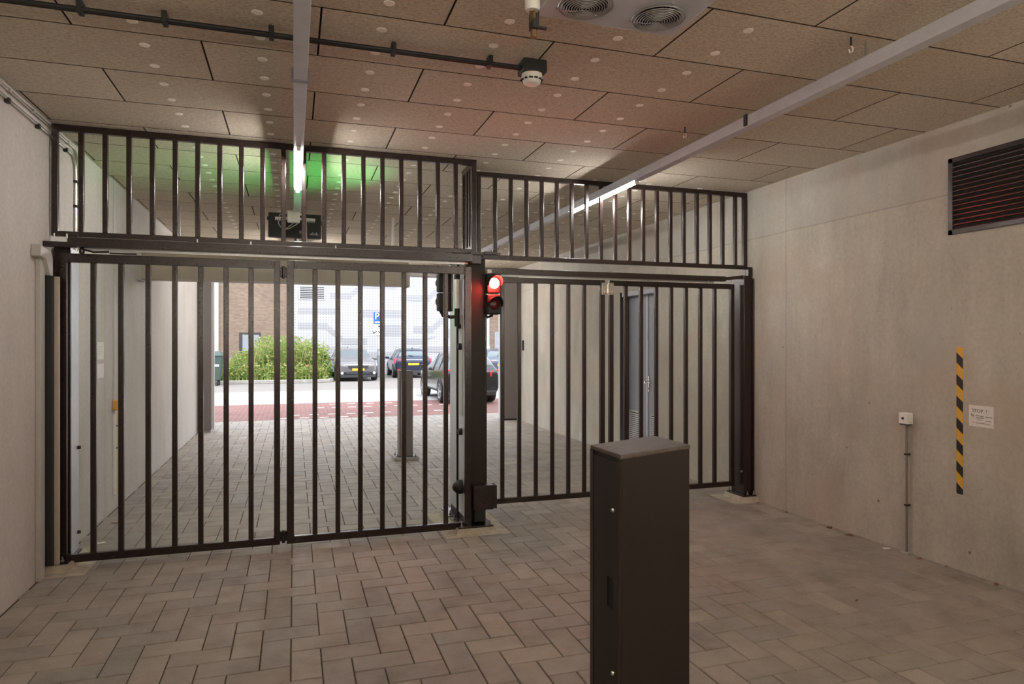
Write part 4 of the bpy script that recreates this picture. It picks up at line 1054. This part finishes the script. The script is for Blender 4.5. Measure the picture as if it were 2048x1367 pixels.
        part('mirror', paint, MB().hexa([(s*hw*.97,-.17*L,.60*H),(s*(hw+.17),-.17*L,.62*H),(s*(hw+.17),-.155*L,.62*H),(s*hw*.97,-.155*L,.60*H),(s*hw*.97,-.17*L,.69*H),(s*(hw+.16),-.17*L,.70*H),(s*(hw+.16),-.155*L,.70*H),(s*hw*.97,-.155*L,.69*H)]), bevel=.02)
        if kind in ('suv', 'suvf'):
            part('roof_rail', M['chrome'], MB().tube([(s*hw*.66, -.05*L, .985*H), (s*hw*.67, .1*L, 1.025*H), (s*hw*.66, .34*L, .985*H)], .014, 8))
    # front
    f = -.5*L
    for s in (-1, 1):
        part('head_light', M['head'], MB().hexa([(s*hw*.52,f+.015,.43*H),(s*hw*.93,f+.17,.44*H),(s*hw*.95,f+.30,.46*H),(s*hw*.5,f+.12,.44*H),(s*hw*.55,f+.02,.48*H),(s*hw*.93,f+.18,.525*H),(s*hw*.95,f+.32,.54*H),(s*hw*.5,f+.12,.50*H)]), bevel=.01)
        part('fog_light', M['head'], MB().lathe((s*hw*.76, f+.03, .25*H), [(.06, -.03), (.06, .04)], 'y', 16))
    part('grille', M['trimp'], MB().prism([(-hw*.5, .47*H), (hw*.5, .47*H), (hw*.42, .38*H), (-hw*.42, .38*H)], 'y', f-.012, f+.05))
    part('lower_grille', M['trimp'], MB().prism([(-hw*.62, .29*H), (hw*.62, .29*H), (hw*.55, .22*H), (-hw*.55, .22*H)], 'y', f-.012, f+.05))
    part('skirt', M['trimp'], MB().prism([(-hw*.86, .20*H), (hw*.86, .20*H), (hw*.80, .12*H), (-hw*.80, .12*H)], 'y', f+.0, f+.12))
    pl = part('number_plate', M['plate'], MB().box(-.26, .26, f-.03, f-.012, .32*H, .39*H))
    # rear
    r_ = .5*L
    for s in (-1, 1):
        part('tail_light', M['tail'], MB().hexa([(s*hw*.58,r_+.005,.52*H),(s*hw*.99,r_-.10,.49*H),(s*hw*1.02,r_-.34,.56*H),(s*hw*.6,r_-.14,.54*H),(s*hw*.60,r_-.01,.61*H),(s*hw*.975,r_-.14,.67*H),(s*hw*1.01,r_-.38,.63*H),(s*hw*.6,r_-.14,.64*H)]), bevel=.012)
        if kind != 'hatch': part('reflector', M['tail'], MB().box(s*hw*.70, s*hw*.86, r_-.03, r_+.012, .26*H, .30*H))
    part('rear_bumper', M['trimp'], MB().hexa([(-hw*.84,r_-.2,.14*H),(hw*.84,r_-.2,.14*H),(hw*.78,r_+.02,.16*H),(-hw*.78,r_+.02,.16*H),(-hw*.9,r_-.2,.27*H),(hw*.9,r_-.2,.27*H),(hw*.82,r_+.015,.25*H),(-hw*.82,r_+.015,.25*H)]), bevel=.02)
    part('number_plate', M['plate'], MB().box(-.26, .26, r_+.005, r_+.02, .43*H, .50*H))
    part('wiper', M['trimp'], MB().tube([(0, .462*L, .735*H), (.22, .455*L, .77*H)], .012, 6))
    part('aerial', M['trimp'], MB().prism([(.34*L, 1.0*H-.03), (.39*L, .96*H), (.385*L, 1.05*H-.03)], 'x', -.012, .012))
    return t
car('grey car facing the street, parked beside the planting bed', (2.55, 31.9, 0), .05, 4.1, 1.80, 1.44, carpaint('silver_grey_paint', (.13, .12, .125)), 'suvf')
car('dark blue car seen from behind, second in the parking row', (5.45, 33.9, 0), PI-.03, 4.2, 1.78, 1.42, carpaint('dark_blue_paint', (.014, .02, .05)), 'suv')
car('black hatchback seen from behind, nearest car beside the central post', (4.63, 19.75, 0), PI, 4.2, 1.56, 1.44, carpaint('black_paint', (.014, .016, .018)), 'hatch')
car('dark car mostly hidden behind the right jamb column', (9.1, 31.6, 0), PI, 4.2, 1.78, 1.42, carpaint('slate_paint', (.07, .08, .11)), 'suv2')

# ---------------------------------------------------------------- light
w = bpy.data.worlds.new('overcast'); scene.world = w; w.use_nodes = True
nt = w.node_tree; bg = nt.nodes['Background']
tc = nt.nodes.new('ShaderNodeTexCoord'); nn_ = noise(nt, tc.outputs['Generated'], 2.2, 4)
cc = ramp(nt, nn_, [(.3, (.74, .85, 1.0)), (.7, (.93, .97, 1.0))]); nt.links.new(cc, bg.inputs['Color'])
bg.inputs['Strength'].default_value = 4.3
sd = bpy.data.lights.new('sun', 'SUN'); sd.energy = 2.0; sd.angle = math.radians(12); sd.color = (1, .96, .9)
so = bpy.data.objects.new('sun', sd); COL.objects.link(so); so.rotation_euler = (math.radians(38), math.radians(12), 0)
def light(kind, name, loc, energy, color, size=.1, rot=None, **k):
    l = bpy.data.lights.new(name, kind); l.energy = energy; l.color = color
    o = bpy.data.objects.new(name, l); COL.objects.link(o); o.location = loc
    if kind == 'AREA':
        l.shape = 'RECTANGLE'; l.size = size[0]; l.size_y = size[1]
    else: l.shadow_soft_size = size
    if rot: o.rotation_euler = rot
    for a_, b_ in k.items(): setattr(l, a_, b_)
    return o
def aim(o, tgt): o.rotation_euler = (Vector(tgt)-o.location).to_track_quat('-Z', 'Y').to_euler()
light('POINT', 'red_signal_lamp', (1.650, 5.635, 2.175), 26, (1, .06, .04), .04)
o = light('SPOT', 'green_ceiling_spot', (1.295, 6.12, 2.02), 210, (.05, 1, .16), .05, spot_size=math.radians(62), spot_blend=1.)  # added spot that throws the green glow up at the ceiling
aim(o, (.05, 6.55, 3.27))

# ---------------------------------------------------------------- camera
cd = bpy.data.cameras.new('camera'); cam = bpy.data.objects.new('camera', cd); COL.objects.link(cam)
cam.location = (0, 0, CAMZ); cam.rotation_euler = (PI/2, 0, -math.atan((1024-588)/1349))
cd.sensor_width = 36; cd.lens = 36*1349/2048; cd.shift_y = 2.5/2048; cd.clip_start = .05; cd.clip_end = 300
scene.camera = cam
vs_ = scene.view_settings
vs_.view_transform = 'Standard'; vs_.look = 'None'; vs_.gamma = 1; vs_.exposure = 0; vs_.use_curve_mapping = False
